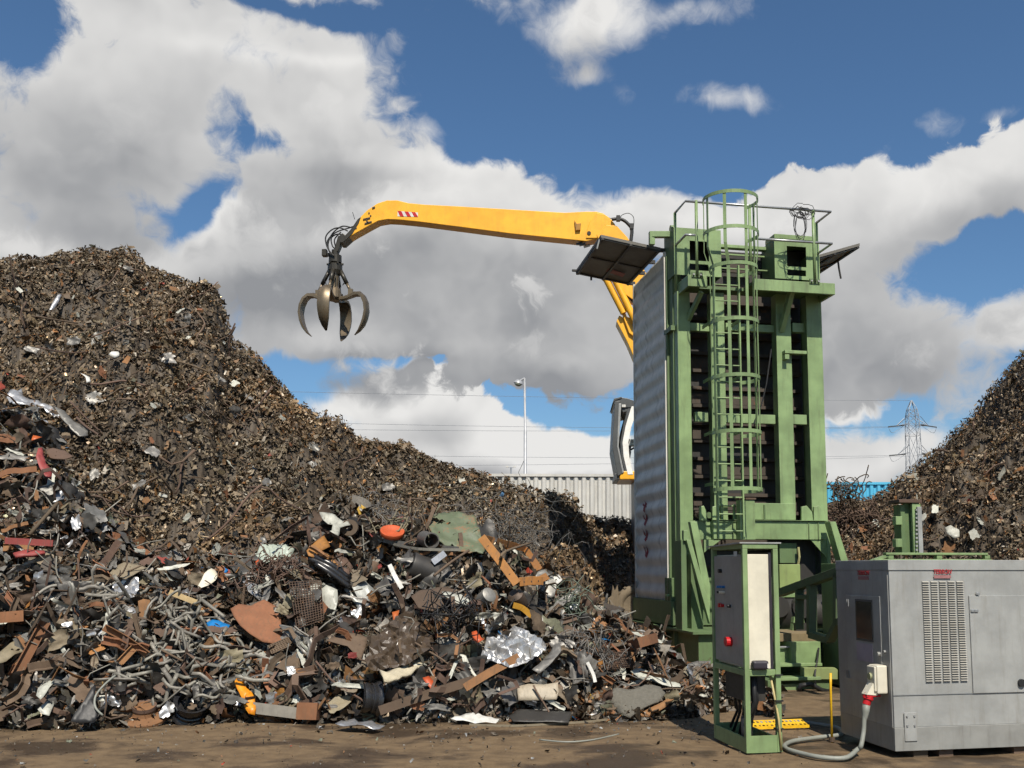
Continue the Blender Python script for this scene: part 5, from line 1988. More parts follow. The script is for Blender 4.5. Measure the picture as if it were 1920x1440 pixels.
def tangle(name, label, px, py, wpx, hpx, n, r, mat, lift=.1, cat='wire', seed=1, curl=1.0):
    """one springy knot of wire"""
    c = surf(px, py, lift)
    s_ = c.y / F
    rd = random.Random(seed)
    mb = MB()
    for i in range(n):
        a = Vector((rd.gauss(0, .36) * wpx * s_, rd.gauss(0, .12) * wpx * s_, rd.gauss(0, .30) * hpx * s_))
        R_ = rd.uniform(.2, .55) * min(wpx, hpx) * s_
        ax = Vector((rd.gauss(0, 1), rd.gauss(0, 1), rd.gauss(0, 1))).normalized()
        b = ax.orthogonal().normalized()
        d = ax.cross(b)
        a0 = rd.uniform(0, 6)
        ln = rd.uniform(1.5, 4.5) * curl
        pts = []
        for k in range(9):
            t = a0 + ln * k / 8
            pts.append(a + (b * math.cos(t) + d * math.sin(t)) * R_ * (1 + .3 * math.sin(3 * t + i)) + ax * (R_ * .5 * (k / 8 - .5)))
        mb.tube(pts, r, 4, cap=False)
    o = mb.build(name, mat, smooth=True)
    o.location = c
    return tag(o, label, cat)


def turned(name, label, px, py, prof, axis, mat, closed=False, lift=.12, cat='scrap metal', n=28, smooth=True, group=None, parts=()):
    c = surf(px, py, lift)
    rp = max(a[0] for a in prof) * F / c.y
    KEEP.append([(px + rp * math.cos(a), py + rp * math.sin(a)) for a in np.linspace(0, 6.28, 12)])
    q = Vector(axis).normalized().to_track_quat('Z', 'Y')
    M = q.to_matrix().to_4x4()
    o = MB().lathe(prof, n, M, closed).build(name, mat, smooth=smooth)
    o.location = c
    e = o.modifiers.new('es', 'EDGE_SPLIT')
    e.split_angle = math.radians(35)
    tag(o, label, cat, group)
    for (nm, pf, m2, cl) in parts:
        p = MB().lathe(pf, n, M, cl).build(nm, m2, o, smooth=True)
        e = p.modifiers.new('es', 'EDGE_SPLIT')
        e.split_angle = math.radians(35)
    return o


def named_scrap():
    S = sheet
    S('steel_plate', 'large flat orange rusty steel plate above the tangle of grey pipes', [(432, 1143), (448, 1134), (470, 1137), (495, 1125), (512, 1134), (525, 1146), (528, 1180), (531, 1208), (512, 1207), (492, 1204), (468, 1190), (450, 1175), (438, 1158)], RUST, (.1, .1), .018, 3, lift=.22, thick=.012)
    S('enamel_sheet', 'pale green dented enamel sheet beside a black hollow', [(577, 1108), (580, 1098), (592, 1092), (604, 1097), (606, 1090), (612, 1098), (633, 1107), (634, 1130), (628, 1152), (617, 1155), (600, 1138), (590, 1125), (580, 1117)], PALE, (-.2, -.1), .05, 5, lift=.25)
    S('ribbed_sheet', 'grey finely ribbed torn sheet beside the pale green panel', [(643, 1104), (660, 1093), (681, 1085), (686, 1092), (702, 1106), (696, 1124), (678, 1147), (668, 1135), (656, 1120)], paint('ribbed grey sheet', (.36, .37, .35), .45, metal=.3, dirt=.3, scale=8), (.25, -.1), .022, 9, lift=.25)
    S('tank_sheet', 'big dull olive green dented tank sheet on top of the mixed scrap', [(798, 990), (815, 973), (838, 963), (868, 960), (885, 967), (895, 985), (905, 1010), (914, 1028), (906, 1040), (893, 1034), (880, 1040), (862, 1034), (846, 1022), (838, 1030), (815, 1015)], OLIVE, (.15, .25), .10, 2.6, lift=.2, thick=.01)
    S('folded_bracket', 'bright ochre folded steel bracket, upper of two', [(574, 1034), (590, 1018), (607, 1005), (612, 1014), (619, 1026), (600, 1035), (588, 1046), (578, 1043)], OCHRE, (.35, .2), .008, 3, lift=.26, thick=.01)
    S('folded_bracket', 'bright ochre chevron shaped steel bracket, lower of two', [(596, 1050), (610, 1035), (618, 1042), (640, 1064), (632, 1062), (621, 1056), (608, 1069), (603, 1060)], OCHRE, (-.3, .1), .008, 3, lift=.3, thick=.01, fold=('v', .35))
    S('crumpled_sheet', 'large glossy dark brown crumpled sheet in the middle of the mixed scrap', [(682, 1245), (690, 1225), (700, 1200), (720, 1180), (742, 1158), (768, 1150), (785, 1165), (800, 1185), (813, 1203), (806, 1220), (785, 1232), (760, 1250), (730, 1252), (700, 1256)], BROWNFILM, (-.1, 0), .085, 8, cuts=5, lift=.22, smooth=False)
    S('crumpled_sheet', 'large bright silver crumpled aluminium sheet below the rusty frame', [(902, 1232), (910, 1205), (917, 1186), (940, 1182), (965, 1176), (990, 1185), (1012, 1198), (1024, 1214), (1010, 1232), (985, 1248), (955, 1252), (925, 1248)], SILVER, (.1, .15), .10, 7, cuts=5, lift=.2, smooth=False)
    S('foil_sheet', 'shiny crumpled foil glinting white on the left of the mixed scrap', [(209, 1104), (222, 1092), (240, 1083), (257, 1084), (261, 1100), (253, 1118), (250, 1138), (232, 1136), (216, 1120)], SILVER, (0, .35), .06, 9, cuts=5, lift=.2, smooth=False)
    S('steel_drum_wall', 'pale scuffed flattened drum wall near the foot of the heap', [(969, 1288), (990, 1283), (1020, 1284), (1046, 1280), (1047, 1298), (1043, 1312), (1010, 1313), (972, 1314)], paint('scuffed cream sheet', (.42, .36, .27), .6, rust=.35, dirt=.4, scale=9), (.1, -.1), .03, 4, lift=.2)
    S('carpet_mat', 'grey woven wire mat sagging at the foot of the heap beside the cabinet', [(1142, 1312), (1150, 1301), (1180, 1300), (1210, 1289), (1236, 1293), (1246, 1302), (1234, 1322), (1205, 1332), (1182, 1347), (1160, 1338), (1147, 1325)], paint('woven wire mat', (.15, .14, .115), .85, dirt=.5, scale=30, bmp=.9), (.1, .2), .06, 3, lift=.14, thick=.02)
    S('bent_strip_plate', 'curved orange rusty plate edge beside the grey wire mat', [(1192, 1343), (1215, 1330), (1240, 1318), (1262, 1302), (1280, 1300), (1262, 1314), (1240, 1333), (1215, 1345)], RUST, (.2, -.1), .03, 4, lift=.2, thick=.012)
    S('car_wing', 'white curved car body strip beside the cabinet', [(1183, 1259), (1200, 1252), (1222, 1264), (1250, 1277), (1279, 1285), (1274, 1291), (1240, 1287), (1205, 1276)], PALE, (.3, .3), .035, 4, lift=.2)
    S('rubber_sheet', 'flat dark grey sheet lying on the dirt in front of the heap', [(953, 1343), (972, 1332), (1020, 1334), (1072, 1336), (1066, 1354), (1010, 1355), (962, 1354)], DARKSHEET, (0, .6), .015, 3, lift=.05, thick=.01)
    S('torn_sheet', 'white torn sheet lying flat at the edge of the dirt', [(845, 1350), (862, 1341), (885, 1335), (905, 1343), (937, 1349), (930, 1356), (890, 1354)], WHITEP, (0, .6), .03, 7, lift=.06)
    S('foil_strip', 'silver plastic wrapped strip lying on the dirt', [(628, 1358), (655, 1350), (690, 1353), (722, 1362), (700, 1368), (660, 1363)], SILVER, (0, .7), .03, 9, lift=.06)
    S('blue_sheet', 'small bright blue painted sheet left of the big rusty plate', [(387, 1169), (398, 1163), (410, 1164), (431, 1173), (429, 1186), (410, 1186), (394, 1182)], BLUE, (0, .2), .02, 6, lift=.2)
    S('blue_scrap', 'tiny blue scrap piece above the blue sheet', [(410, 1066), (418, 1062), (428, 1068), (424, 1074), (414, 1073)], BLUE, (0, .2), .02, 6, lift=.18)
    S('khaki_sheet', 'flat khaki triangular sheet on the left of the heap', [(204, 1077), (215, 1064), (232, 1056), (256, 1058), (277, 1066), (255, 1076), (236, 1087), (215, 1083)], TAN, (.3, .5), .02, 4, lift=.2)
    S('tarpaulin', 'creased khaki sheet under the rusty channel', [(-5, 1225), (20, 1205), (52, 1185), (78, 1170), (76, 1195), (62, 1215), (38, 1222), (12, 1240), (-5, 1246)], TAN, (.2, .2), .05, 4, lift=.16)
    S('red_casing', 'bright red broken casing on the left of the heap', [(25, 1039), (50, 1035), (82, 1037), (84, 1043), (60, 1046), (30, 1046)], REDP, (.1, .4), .02, 4, lift=.22, thick=.03)
    S('printed_tin', 'crushed tin printed orange and yellow at the end of the pipe tangle', [(440, 1278), (446, 1269), (454, 1274), (462, 1292), (472, 1303), (479, 1322), (478, 1341), (466, 1338), (458, 1322), (448, 1300)], FLAME, (.2, .1), .03, 7, lift=.22, thick=.02)
    S('clear_plastic', 'crumpled clear grey plastic sheet with green edge near the red shard', [(478, 1040), (490, 1025), (510, 1022), (540, 1020), (552, 1032), (545, 1048), (520, 1052), (495, 1058)], paint('cloudy plastic', (.42, .47, .40), .25, dirt=.35, scale=7), (.1, .3), .07, 7, lift=.16)
    S('red_shard', 'small red shard beside the clear plastic sheet', [(479, 1054), (486, 1048), (499, 1052), (490, 1060), (482, 1071)], ORANGE, (0, .1), .015, 6, lift=.24)
    S('red_shard', 'bright red triangular shard among dark pieces far left', [(58, 827), (62, 816), (79, 820)], ORANGE, (0, .2), .004, 6, lift=.2, cuts=1)
    S('bent_sheet', 'bent brownish red sheet left of the shredded slope', [(66, 858), (72, 840), (80, 838), (86, 868), (98, 884), (97, 900), (84, 893), (74, 878)], REDP, (.4, .1), .03, 4, lift=.3)
    S('bent_sheet', 'brown folded panel beside the bent red sheet', [(82, 845), (100, 842), (122, 846), (138, 858), (120, 862), (95, 860)], RUST_B, (-.2, .4), .02, 4, lift=.34, thick=.012)
    S('grey_shard', 'pale grey pointed shard low on the left of the heap', [(68, 1304), (72, 1290), (102, 1268), (100, 1282), (76, 1312)], PALE, (-.3, .2), .015, 4, lift=.3)
    S('grey_shard', 'light grey broad shard low on the left of the heap', [(70, 1330), (84, 1318), (100, 1307), (101, 1322), (92, 1342), (78, 1338)], PALE, (.2, .2), .015, 4, lift=.26)
    S('black_flap', 'black torn flap hanging at the foot of the heap on the left', [(132, 1352), (142, 1335), (158, 1312), (172, 1288), (180, 1284), (178, 1310), (184, 1340), (176, 1354), (150, 1356)], BLACK, (.1, -.2), .03, 3, lift=.34)
    S('bright_sheet', 'crumpled bright sheet below the foil on the left', [(222, 1142), (238, 1136), (252, 1142), (256, 1155), (240, 1162), (226, 1156)], SILVER, (.2, .2), .05, 9, lift=.18)
    S('silver_wrap', 'silver crumpled wrapping on the left edge of the shredded slope', [(12, 745), (20, 730), (40, 732), (44, 742), (70, 752), (100, 765), (120, 780), (108, 785), (80, 770), (50, 762), (25, 758)], SILVER, (.2, .4), .06, 8, lift=.14)
    S('grey_fender', 'long curved grey sheet at the border of the shredded slope', [(100, 760), (120, 770), (140, 790), (165, 805), (166, 816), (150, 819), (132, 806), (112, 780)], GREYMET, (.2, .2), .03, 4, lift=.16)
    S('white_bundle', 'white crumpled metal bundle at the left border of the slope', [(82, 922), (100, 924), (118, 922), (120, 936), (104, 944), (86, 938)], SILVER, (.2, .2), .06, 9, lift=.25)
    S('rusty_gutter_end', 'upright rusty tube end right of the foil', [(258, 1128), (268, 1124), (281, 1126), (281, 1160), (262, 1163)], RUST, (.2, -.3), .01, 4, lift=.24, thick=.02)
    S('folded_white_bundle', 'cream folded paper bundle below the small blue piece', [(372, 1098), (382, 1075), (395, 1066), (410, 1072), (405, 1088), (390, 1100), (378, 1102)], CREAM, (.2, .2), .03, 6, lift=.26)
    S('foil_roll', 'long crumpled silver roll left of the black hoses', [(455, 1090), (468, 1084), (480, 1094), (492, 1112), (498, 1126), (486, 1128), (470, 1112)], SILVER, (.1, .1), .07, 9, lift=.24, smooth=False)
    S('white_fan_sheet', 'white shredded panel on top of the mixed scrap near the wire wool', [(598, 962), (614, 958), (632, 972), (652, 976), (656, 984), (638, 992), (634, 1006), (618, 1002), (624, 988), (606, 976)], PALE, (.2, .3), .06, 7, lift=.22)
    S('orange_shard', 'small orange bent shard at the top of the mixed scrap', [(567, 970), (582, 968), (592, 975), (582, 982), (572, 978)], OCHRE, (.1, .2), .02, 5, lift=.26)
    S('dented_box', 'brown dented box end left of the glossy brown sheet', [(612, 1200), (630, 1190), (662, 1188), (690, 1196), (686, 1215), (676, 1240), (668, 1232), (650, 1214), (630, 1206)], RUST_B, (.3, .2), .03, 3, lift=.2)
    S('orange_shard', 'orange red shard beside the silver aluminium sheet', [(884, 1184), (894, 1182), (902, 1196), (908, 1200), (896, 1206), (888, 1200)], ORANGE, (.1, .1), .015, 5, lift=.26)
    S('orange_shard', 'orange shard low in the middle of the heap', [(792, 1272), (804, 1268), (812, 1276), (818, 1288), (808, 1292), (800, 1284)], ORANGE, (.1, .1), .02, 5, lift=.22)
    S('red_shard', 'red shard above the glossy brown sheet', [(735, 1148), (749, 1144), (746, 1158), (738, 1166)], ORANGE, (.1, .1), .012, 5, lift=.3)
    S('cream_foam', 'cream crumbly slab below the glossy brown sheet', [(712, 1268), (735, 1260), (760, 1250), (786, 1238), (792, 1252), (770, 1268), (740, 1280), (720, 1282)], paint('cream foam', (.52, .46, .33), .9, dirt=.4, scale=12, bmp=.8), (.1, .4), .05, 7, lift=.2, thick=.03)
    S('brown_hood', 'brown arched hood right of the black hollow', [(770, 1120), (800, 1106), (840, 1102), (870, 1098), (852, 1118), (835, 1140), (812, 1146), (785, 1140)], RUST_B, (.2, .4), .05, 3, lift=.2)
    S('white_strip', 'white bent enamel strip under the rusty frame', [(828, 1112), (845, 1112), (870, 1122), (888, 1130), (880, 1138), (850, 1130), (834, 1122)], PALE, (.1, .5), .03, 5, lift=.24)
    S('grey_bin', 'crushed grey bin standing on the right shoulder of the heap', [(1000, 1090), (1008, 1072), (1022, 1066), (1036, 1080), (1042, 1100), (1040, 1118), (1022, 1124), (1006, 1112)], GREYMET, (.2, -.2), .05, 4, lift=.22)
    S('white_scrap', 'white folded scrap beside the crushed grey bin', [(1032, 1084), (1048, 1078), (1054, 1088), (1046, 1094)], WHITEP, (.1, .2), .03, 6, lift=.2)
    S('dark_funnel', 'dark brown bent sheet with a raised corner on the right of the heap', [(1045, 1206), (1058, 1176), (1064, 1172), (1090, 1186), (1116, 1202), (1090, 1206), (1066, 1204)], RUST_B, (-.2, .2), .03, 3, lift=.25)
    S('silver_bodywork', 'silver bent bodywork strip on the right of the heap', [(998, 1258), (1020, 1236), (1038, 1212), (1048, 1210), (1052, 1224), (1036, 1244), (1012, 1262)], GREYMET, (.2, .2), .05, 4, lift=.24)
    S('pale_sheet', 'pale torn panel standing against the green tower base', [(1216, 1208), (1222, 1186), (1232, 1188), (1244, 1184), (1246, 1200), (1240, 1206)], PALE, (.1, -.2), .02, 5, lift=.2)
    S('grey_bonnet', 'dull grey bent bonnet sheet lying by the cabinet', [(1276, 1256), (1290, 1244), (1310, 1240), (1332, 1240), (1330, 1254), (1308, 1262), (1288, 1266)], GREYMET, (.1, .4), .04, 3, lift=.2)
    S('white_tank', 'white crushed tank under the cabinet', [(1300, 1296), (1312, 1286), (1328, 1288), (1330, 1302), (1318, 1310)], PALE, (.2, .2), .05, 5, lift=.2)

    B = barpx
    B('channel_bar', 'thick rusty steel channel leaning low on the left of the heap', [(40, 1277), (103, 1182)], 19, 'channel', RUST, .26)
    B('rusty_beam', 'short rusty beam end lying at the far left of the heap', [(-12, 1180), (46, 1176)], 20, 'box', RUST, .3)
    B('red_flat_bar', 'dull red flat bar lying above the red casing', [(14, 1027), (96, 1036)], 12, 'flat', REDP, .3)
    B('angle_bar', 'rusty red angle bar right of the channel', [(187, 1190), (222, 1212), (258, 1244)], 13, 'angle', RUST, .28)
    B('forked_bar', 'doubled rusty bar below the angle bar', [(216, 1256), (234, 1228)], 14, 'channel', RUST, .26)
    B('round_bar', 'slim brown rusty rod slanting behind the channel', [(56, 1016), (98, 966)], 7, 'pipe', RUST_B, .26)
    B('flat_bar', 'long brown flat bar along the foot of the heap', [(716, 1342), (800, 1312), (890, 1282)], 17, 'flat', RUST_B, .25)
    B('flat_bar', 'orange rusty bar crossing above the long brown bar', [(872, 1298), (910, 1272), (962, 1246)], 15, 'flat', RUST, .28)
    B('concrete_plank', 'grey plank with a rusty block at its end on the dirt edge', [(482, 1335), (566, 1345)], 20, 'box', paint('grey plank', (.24, .22, .185), .8, dirt=.5, scale=8), .14)
    B('rusty_block', 'square rusty tube end at the end of the grey plank', [(566, 1339), (604, 1339)], 30, 'box', RUST, .12)
    B('wood_lath', 'pale wooden lath lying above the blue sheet', [(322, 1126), (383, 1153)], 10, 'box', WOOD, .25)
    B('grey_rod', 'grey bent rod between the lath and the big rusty plate', [(374, 1136), (402, 1156), (432, 1178)], 7, 'pipe', PIPE, .26)
    B('thin_pipe', 'long thin grey pipe arching over the left of the heap', [(60, 1146), (95, 1120), (125, 1112), (165, 1112)], 6, 'pipe', PIPE, .28)
    B('long_beam', 'long rusty beam lying in front of the green tower base', [(1168, 1222), (1215, 1212), (1262, 1206), (1282, 1214)], 13, 'flat', RUST, .22)
    B('curved_pipe', 'thin curved steel pipe looping under the brown hood', [(796, 1136), (830, 1146), (862, 1138), (884, 1112)], 4, 'pipe', PIPE, .3)
    B('thin_rod', 'thin pinkish rusty rod crossing the rusty frame', [(918, 1090), (934, 1068), (968, 1036)], 5, 'pipe', RUST_B, .42)
    B('thin_rod', 'thin brown rod pointing at the rusty frame', [(822, 1108), (850, 1088), (874, 1068)], 5, 'pipe', RUST_B, .36)
    B('white_lath', 'narrow white enamel strip standing in the heap', [(747, 1078), (754, 1096), (766, 1118)], 8, 'flat', WHITEP, .3)
    B('grey_rail', 'long grey rail running to the olive tank sheet', [(702, 1022), (760, 1034), (856, 1048)], 7, 'flat', GREYMET, .28)
    B('grey_rail', 'second grey rail lying along the first one', [(735, 1034), (790, 1046), (858, 1052)], 5, 'flat', PIPE, .3)
    B('silver_bar', 'silver slat pointing down beside the brown hood', [(810, 1074), (834, 1056)], 12, 'flat', SILVER, .3)
    B('yellow_bar', 'yellow painted bent bar above the silver sheet', [(940, 1154), (955, 1162), (975, 1174), (1000, 1180)], 11, 'flat', paint('old yellow paint', (.55, .28, .03), .6, rust=.3, dirt=.3), .3)
    B('brown_rail', 'long brown rail along the top of the mixed scrap', [(722, 956), (750, 964), (776, 978)], 9, 'flat', RUST_B, .25)
    B('orange_strip', 'faded red flat strip above the orange lid', [(684, 1010), (712, 1000), (760, 990)], 12, 'flat', REDP, .22)
    B('trailing_wire', 'thin pale wire trailing over the dirt in front of the heap', [(1010, 1388), (1060, 1392), (1110, 1388), (1160, 1377)], 3, 'pipe', CABLE, .012, 'wire')
    B('trailing_wire', 'thin brown strip lying along the front edge of the heap', [(880, 1360), (960, 1362), (1040, 1358), (1100, 1354), (1138, 1350)], 4, 'flat', TAN, .02)
    B('upright_strip', 'narrow white strip standing beside the wire mat', [(1082, 1262), (1094, 1286), (1098, 1300)], 6, 'flat', WHITEP, .26)
    B('white_hose', 'thin white cable hanging on the left foot of the heap', [(210, 1282), (190, 1300), (178, 1322), (180, 1345), (192, 1360)], 4, 'pipe', CABLE, .34, 'cable')

    # heavy ribbed hoses above the hollow
    for k, lab in enumerate(('upper', 'middle', 'lower')):
        B('black_hose', 'glossy black rubber hose beside the ochre brackets, ' + lab + ' of three', [(578 + 4 * k, 1056 + 9 * k), (606 + 3 * k, 1072 + 9 * k), (640 + 2 * k, 1094 + 9 * k)], 11, 'pipe', BLACKMET, .22, 'hose', 'black hoses')

    # rusty trapezoid frame with bolt holes
    P = [(886, 1057), (961, 1050), (1004, 1119), (936, 1124)]
    q = [surf(*a, .5) for a in P]
    KEEP.append([(880, 1050), (965, 1044), (1010, 1124), (930, 1130)])
    c = sum(q, Vector()) / 4
    fr = thing('bracing_loop', 'open four sided ochre rusty steel frame lying on the heap', 'scrap metal', c)
    for i in range(4):
        a, b = q[i] - c, q[(i + 1) % 4] - c
        d = (b - a).normalized()
        a, b = a - d * .03 * (1 if i % 2 else -1.4), b + d * .03 * (1 if i % 2 else -1.4)
        side = MB()
        sweep(side, [a, a.lerp(b, .5) + Vector((0, 0, .01)), b], section('flat', .105), (CAMV - c).normalized())
        so = side.build('frame_side', OCHRE, fr, bevel=.004)
        for u in (.2, .5, .8):
            h = a.lerp(b, u) + (CAMV - c).normalized() * .016
            MB().tube([h, h + (CAMV - c).normalized() * .002], .012, 8).build('bolt_hole', BLACK, so)

    # round things
    rim = [(.0, -.02), (.07, -.02), (.10, .0), (.16, .01), (.17, .05), (.165, .09), (.19, .11), (.195, .125), (.18, .12), (.15, .10), (.15, -.06), (.18, -.10), (.195, -.105), (.19, -.085), (.165, -.06), (.17, -.02), (.16, -.01)]
    turned('wheel_rim', 'black steel wheel rim standing on edge at the foot of the heap', 694, 1316, rim, (-.85, -.5, .12), BLACKMET, lift=.16, n=32, cat='wheel', parts=[('hub', [(0, -.06), (.05, -.06), (.05, .03), (0, .03)], RUST_B, False)])
    turned('wheel_rim', 'black steel wheel rim lying tilted below the pipe tangle', 362, 1334, rim, (.25, -.55, .75), BLACKMET, lift=.12, n=32, cat='wheel', parts=[('hub', [(0, -.06), (.05, -.06), (.05, .03), (0, .03)], RUST_B, False)])
    turned('brake_drum', 'brown rusty brake drum lying flat at the foot of the heap', 268, 1342, [(0, .09), (.09, .09), (.115, .085), (.12, .02), (.13, .0), (.21, -.01), (.235, -.03), (.235, -.06), (.2, -.07), (0, -.07)], (.1, -.35, .95), RUST, lift=.08, cat='brake drum', parts=[('rim_teeth', [(.10, .085), (.125, .10), (.125, .06), (.11, .05)], RUST_B, True)])
    turned('orange_disc', 'bright orange round lid on top of the mixed scrap', 752, 1022, [(0, .01), (.10, .01), (.13, .03), (.155, .03), (.16, .0), (.15, -.03), (0, -.03)], (.15, -.5, .85), ORANGE, lift=.34, cat='lid')
    turned('gear_ring', 'small dark rusty ring near the white shredded panel', 650, 1000, [(.05, -.05), (.11, -.05), (.12, 0), (.11, .05), (.05, .05)], (.1, -.9, .2), RUST_B, True, lift=.18, cat='ring')
    turned('old_tyre', 'worn brown tyre half buried beside the cabinet', 1296, 1242, [(.17, -.07), (.24, -.08), (.29, -.05), (.30, 0), (.29, .05), (.24, .08), (.17, .07)], (.25, -.35, .9), paint('dusty tyre', (.07, .055, .045), .8, dirt=.6, dirtcol=(.14, .1, .07)), True, lift=.08, cat='tyre')
    turned('pipe_stub', 'dark open pipe end under the olive tank sheet', 806, 1024, [(.085, -.2), (.10, -.2), (.10, .12), (.085, .12)], (.4, -.85, -.1), GREYMET, True, lift=.22, cat='pipe')
    turned('oil_drum', 'dark crushed drum lying behind the brown hood', 800, 1078, [(0, -.22), (.17, -.22), (.175, -.2), (.165, -.1), (.172, 0), (.165, .1), (.175, .2), (.17, .22), (0, .20)], (-.8, -.3, .3), DARKSHEET, lift=.12, cat='drum')
    turned('motor_body', 'brown stubby motor body above the yellow bar', 952, 1140, [(0, -.12), (.08, -.12), (.10, -.09), (.10, .08), (.06, .12), (0, .12)], (-.3, -.6, .6), paint('brown motor', (.14, .10, .075), .45, metal=.3, dirt=.4, scale=9), lift=.24, cat='motor')
    turned('motor_body', 'grey stubby motor body beside the brown one', 904, 1138, [(0, -.1), (.08, -.1), (.09, -.06), (.09, .08), (.05, .1), (0, .1)], (.5, -.6, .4), GREYMET, lift=.24, cat='motor')

    # wire knots and meshes
    tangle('wire_wool', 'grey tangle of fine wire on top of the mixed scrap left of the olive panel', 700, 980, 130, 60, 150, .005, GREYMET, .08, seed=3)
    tangle('wire_wool', 'grey tangle of fine wire on the shredded slope right of the olive panel', 945, 1015, 130, 100, 170, .005, GREYMET, .05, seed=5)
    tangle('wire_tangle', 'rusty brown wire tangle beside the crushed motor bodies', 522, 1082, 70, 50, 90, .006, RUST_B, .14, seed=6)
    tangle('wire_tangle', 'dark wire tangle right of the flattened drum wall', 1090, 1246, 90, 70, 110, .006, GREYMET, .12, seed=7)
    tangle('wire_tangle', 'greenish grey wire tangle beside the dark funnel sheet', 1050, 1150, 80, 60, 90, .006, paint('green grey wire', (.12, .15, .11), .6, dirt=.3), .12, seed=8)
    tangle('wire_tangle', 'rusty wire tangle on the low saddle beside the blue container', 1588, 930, 52, 46, 60, .012, RUST_B, .2, seed=9)
    tangle('wire_tangle', 'flat rusty wire bundle on the saddle below the blue container', 1590, 972, 120, 45, 140, .012, RUST_B, .12, seed=10)
    tangle('wire_tangle', 'dark looping wire above the silver sheet', 858, 1170, 80, 60, 26, .007, BLACK, .3, seed=11, curl=1.8)
    tangle('wire_tangle', 'brown looping cable on top of the mixed scrap', 715, 1010, 50, 40, 16, .011, TAN, .28, seed=12, curl=1.6)

    def mesh_panel(name, label, quad, nu, nv, r, mat, lift, bulge):
        P = [surf(*a, lift) for a in quad]
        c = sum(P, Vector()) / 4
        v = (CAMV - c).normalized()
        mb = MB()

        def g_(u, w):
            p = P[0].lerp(P[1], u).lerp(P[3].lerp(P[2], u), w)
            return p + v * (bulge * math.sin(math.pi * u) * math.sin(math.pi * w)) - c
        for i in range(nu + 1):
            mb.tube([g_(i / nu, k / 8) for k in range(9)], r, 4)
        for j in range(nv + 1):
            mb.tube([g_(k / 8, j / nv) for k in range(9)], r, 4)
        o = mb.build(name, mat, smooth=True)
        o.location = c
        tag(o, label, 'wire mesh')

    mesh_panel('wire_mesh', 'rusty curved wire mesh below the red shard', [(548, 1110), (590, 1104), (604, 1180), (560, 1192)], 11, 18, .005, RUST_B, .24, .12)
    mesh_panel('wire_mesh', 'rusty bulging wire mesh on the right of the heap', [(1118, 1236), (1168, 1226), (1184, 1262), (1126, 1272)], 14, 10, .005, RUST_B, .2, .12)
    mesh_panel('floor_grating', 'small brown steel grating beside the mesh at the pipe tangle', [(514, 1224), (548, 1208), (556, 1222), (520, 1240)], 8, 5, .010, RUST_B, .24, 0)
    mesh_panel('radiator_core', 'grey finned radiator piece above the brown grating', [(532, 1182), (552, 1186), (590, 1216), (566, 1226)], 16, 2, .010, GREYMET, .2, 0)


named_scrap()


# ------------------------------------------------------------------ families of look-alike pieces, scattered by region
def in_poly(x, y, poly):
    c = False
    j = len(poly) - 1
    for i in range(len(poly)):
        xi, yi = poly[i]
        xj, yj = poly[j]
        if (yi > y) != (yj > y) and x < (xj - xi) * (y - yi) / (yj - yi) + xi:
            c = not c
        j = i
    return c


REGION = [(-60, 760), (60, 780), (120, 850), (160, 930), (205, 1005), (300, 1045), (470, 1050), (560, 995), (640, 975), (850, 970), (920, 1010), (1000, 1070), (1060, 1100), (1150, 1165), (1250, 1220), (1320, 1245), (1330, 1325), (1150, 1335), (900, 1340), (600, 1340), (340, 1342), (0, 1355), (-60, 1355)]
LOWER = [(-60, 1000), (200, 1060), (480, 1080), (640, 1010), (860, 1040), (1000, 1110), (1150, 1190), (1320, 1260), (1320, 1330), (600, 1340), (-60, 1355)]
TUBES = [(150, 1120), (280, 1110), (420, 1160), (470, 1200), (520, 1240), (500, 1320), (430, 1340), (280, 1330), (215, 1300), (180, 1200)]


def pick(poly, rd):
    xs = [p[0] for p in poly]
    ys = [p[1] for p in poly]
    while True:
        x, y = rd.uniform(min(xs), max(xs)), rd.uniform(min(ys), max(ys))
        if in_poly(x, y, poly):
            return x, y


LANDMARKS = [(480, 1165, 'beside the big orange rusty plate'), (606, 1122, 'beside the pale green enamel sheet'), (672, 1112, 'beside the grey ribbed sheet'), (855, 1000, 'beside the olive green tank sheet'),
             (745, 1205, 'beside the glossy brown sheet'), (965, 1215, 'beside the big silver sheet'), (945, 1088, 'beside the four sided ochre frame'), (1195, 1315, 'beside the grey wire mat'), (235, 1110, 'beside the shiny white foil'),
             (72, 1230, 'beside the leaning rusty channel'), (55, 1035, 'beside the red casing'), (410, 1175, 'beside the blue sheet'), (694, 1316, 'beside the upright black wheel rim'), (362, 1334, 'beside the tilted black wheel rim'),
             (268, 1342, 'beside the rusty brake drum'), (1008, 1298, 'beside the pale drum wall'), (1020, 1095, 'beside the crushed grey bin'), (80, 868, 'beside the bent brownish red sheet'), (1230, 1270, 'beside the white car body strip'),
             (1296, 1242, 'beside the half buried tyre'), (752, 1022, 'beside the orange round lid'), (600, 1040, 'beside the ochre brackets'), (522, 1082, 'beside the rusty wire tangle'), (540, 1340, 'beside the grey plank'),
             (800, 1305, 'beside the long brown flat bar'), (1080, 1190, 'beside the dark sheet with a raised corner'), (104, 932, 'beside the white metal bundle'), (240, 1070, 'beside the khaki triangular sheet'), (85, 1320, 'beside the light grey broad shard'),
             (820, 1125, 'beside the brown arched hood'), (700, 980, 'beside the grey wire wool'), (40, 760, 'beside the silver wrapping'), (222, 1217, 'beside the rusty red angle bar'), (1148, 1250, 'beside the bulging rusty mesh')]
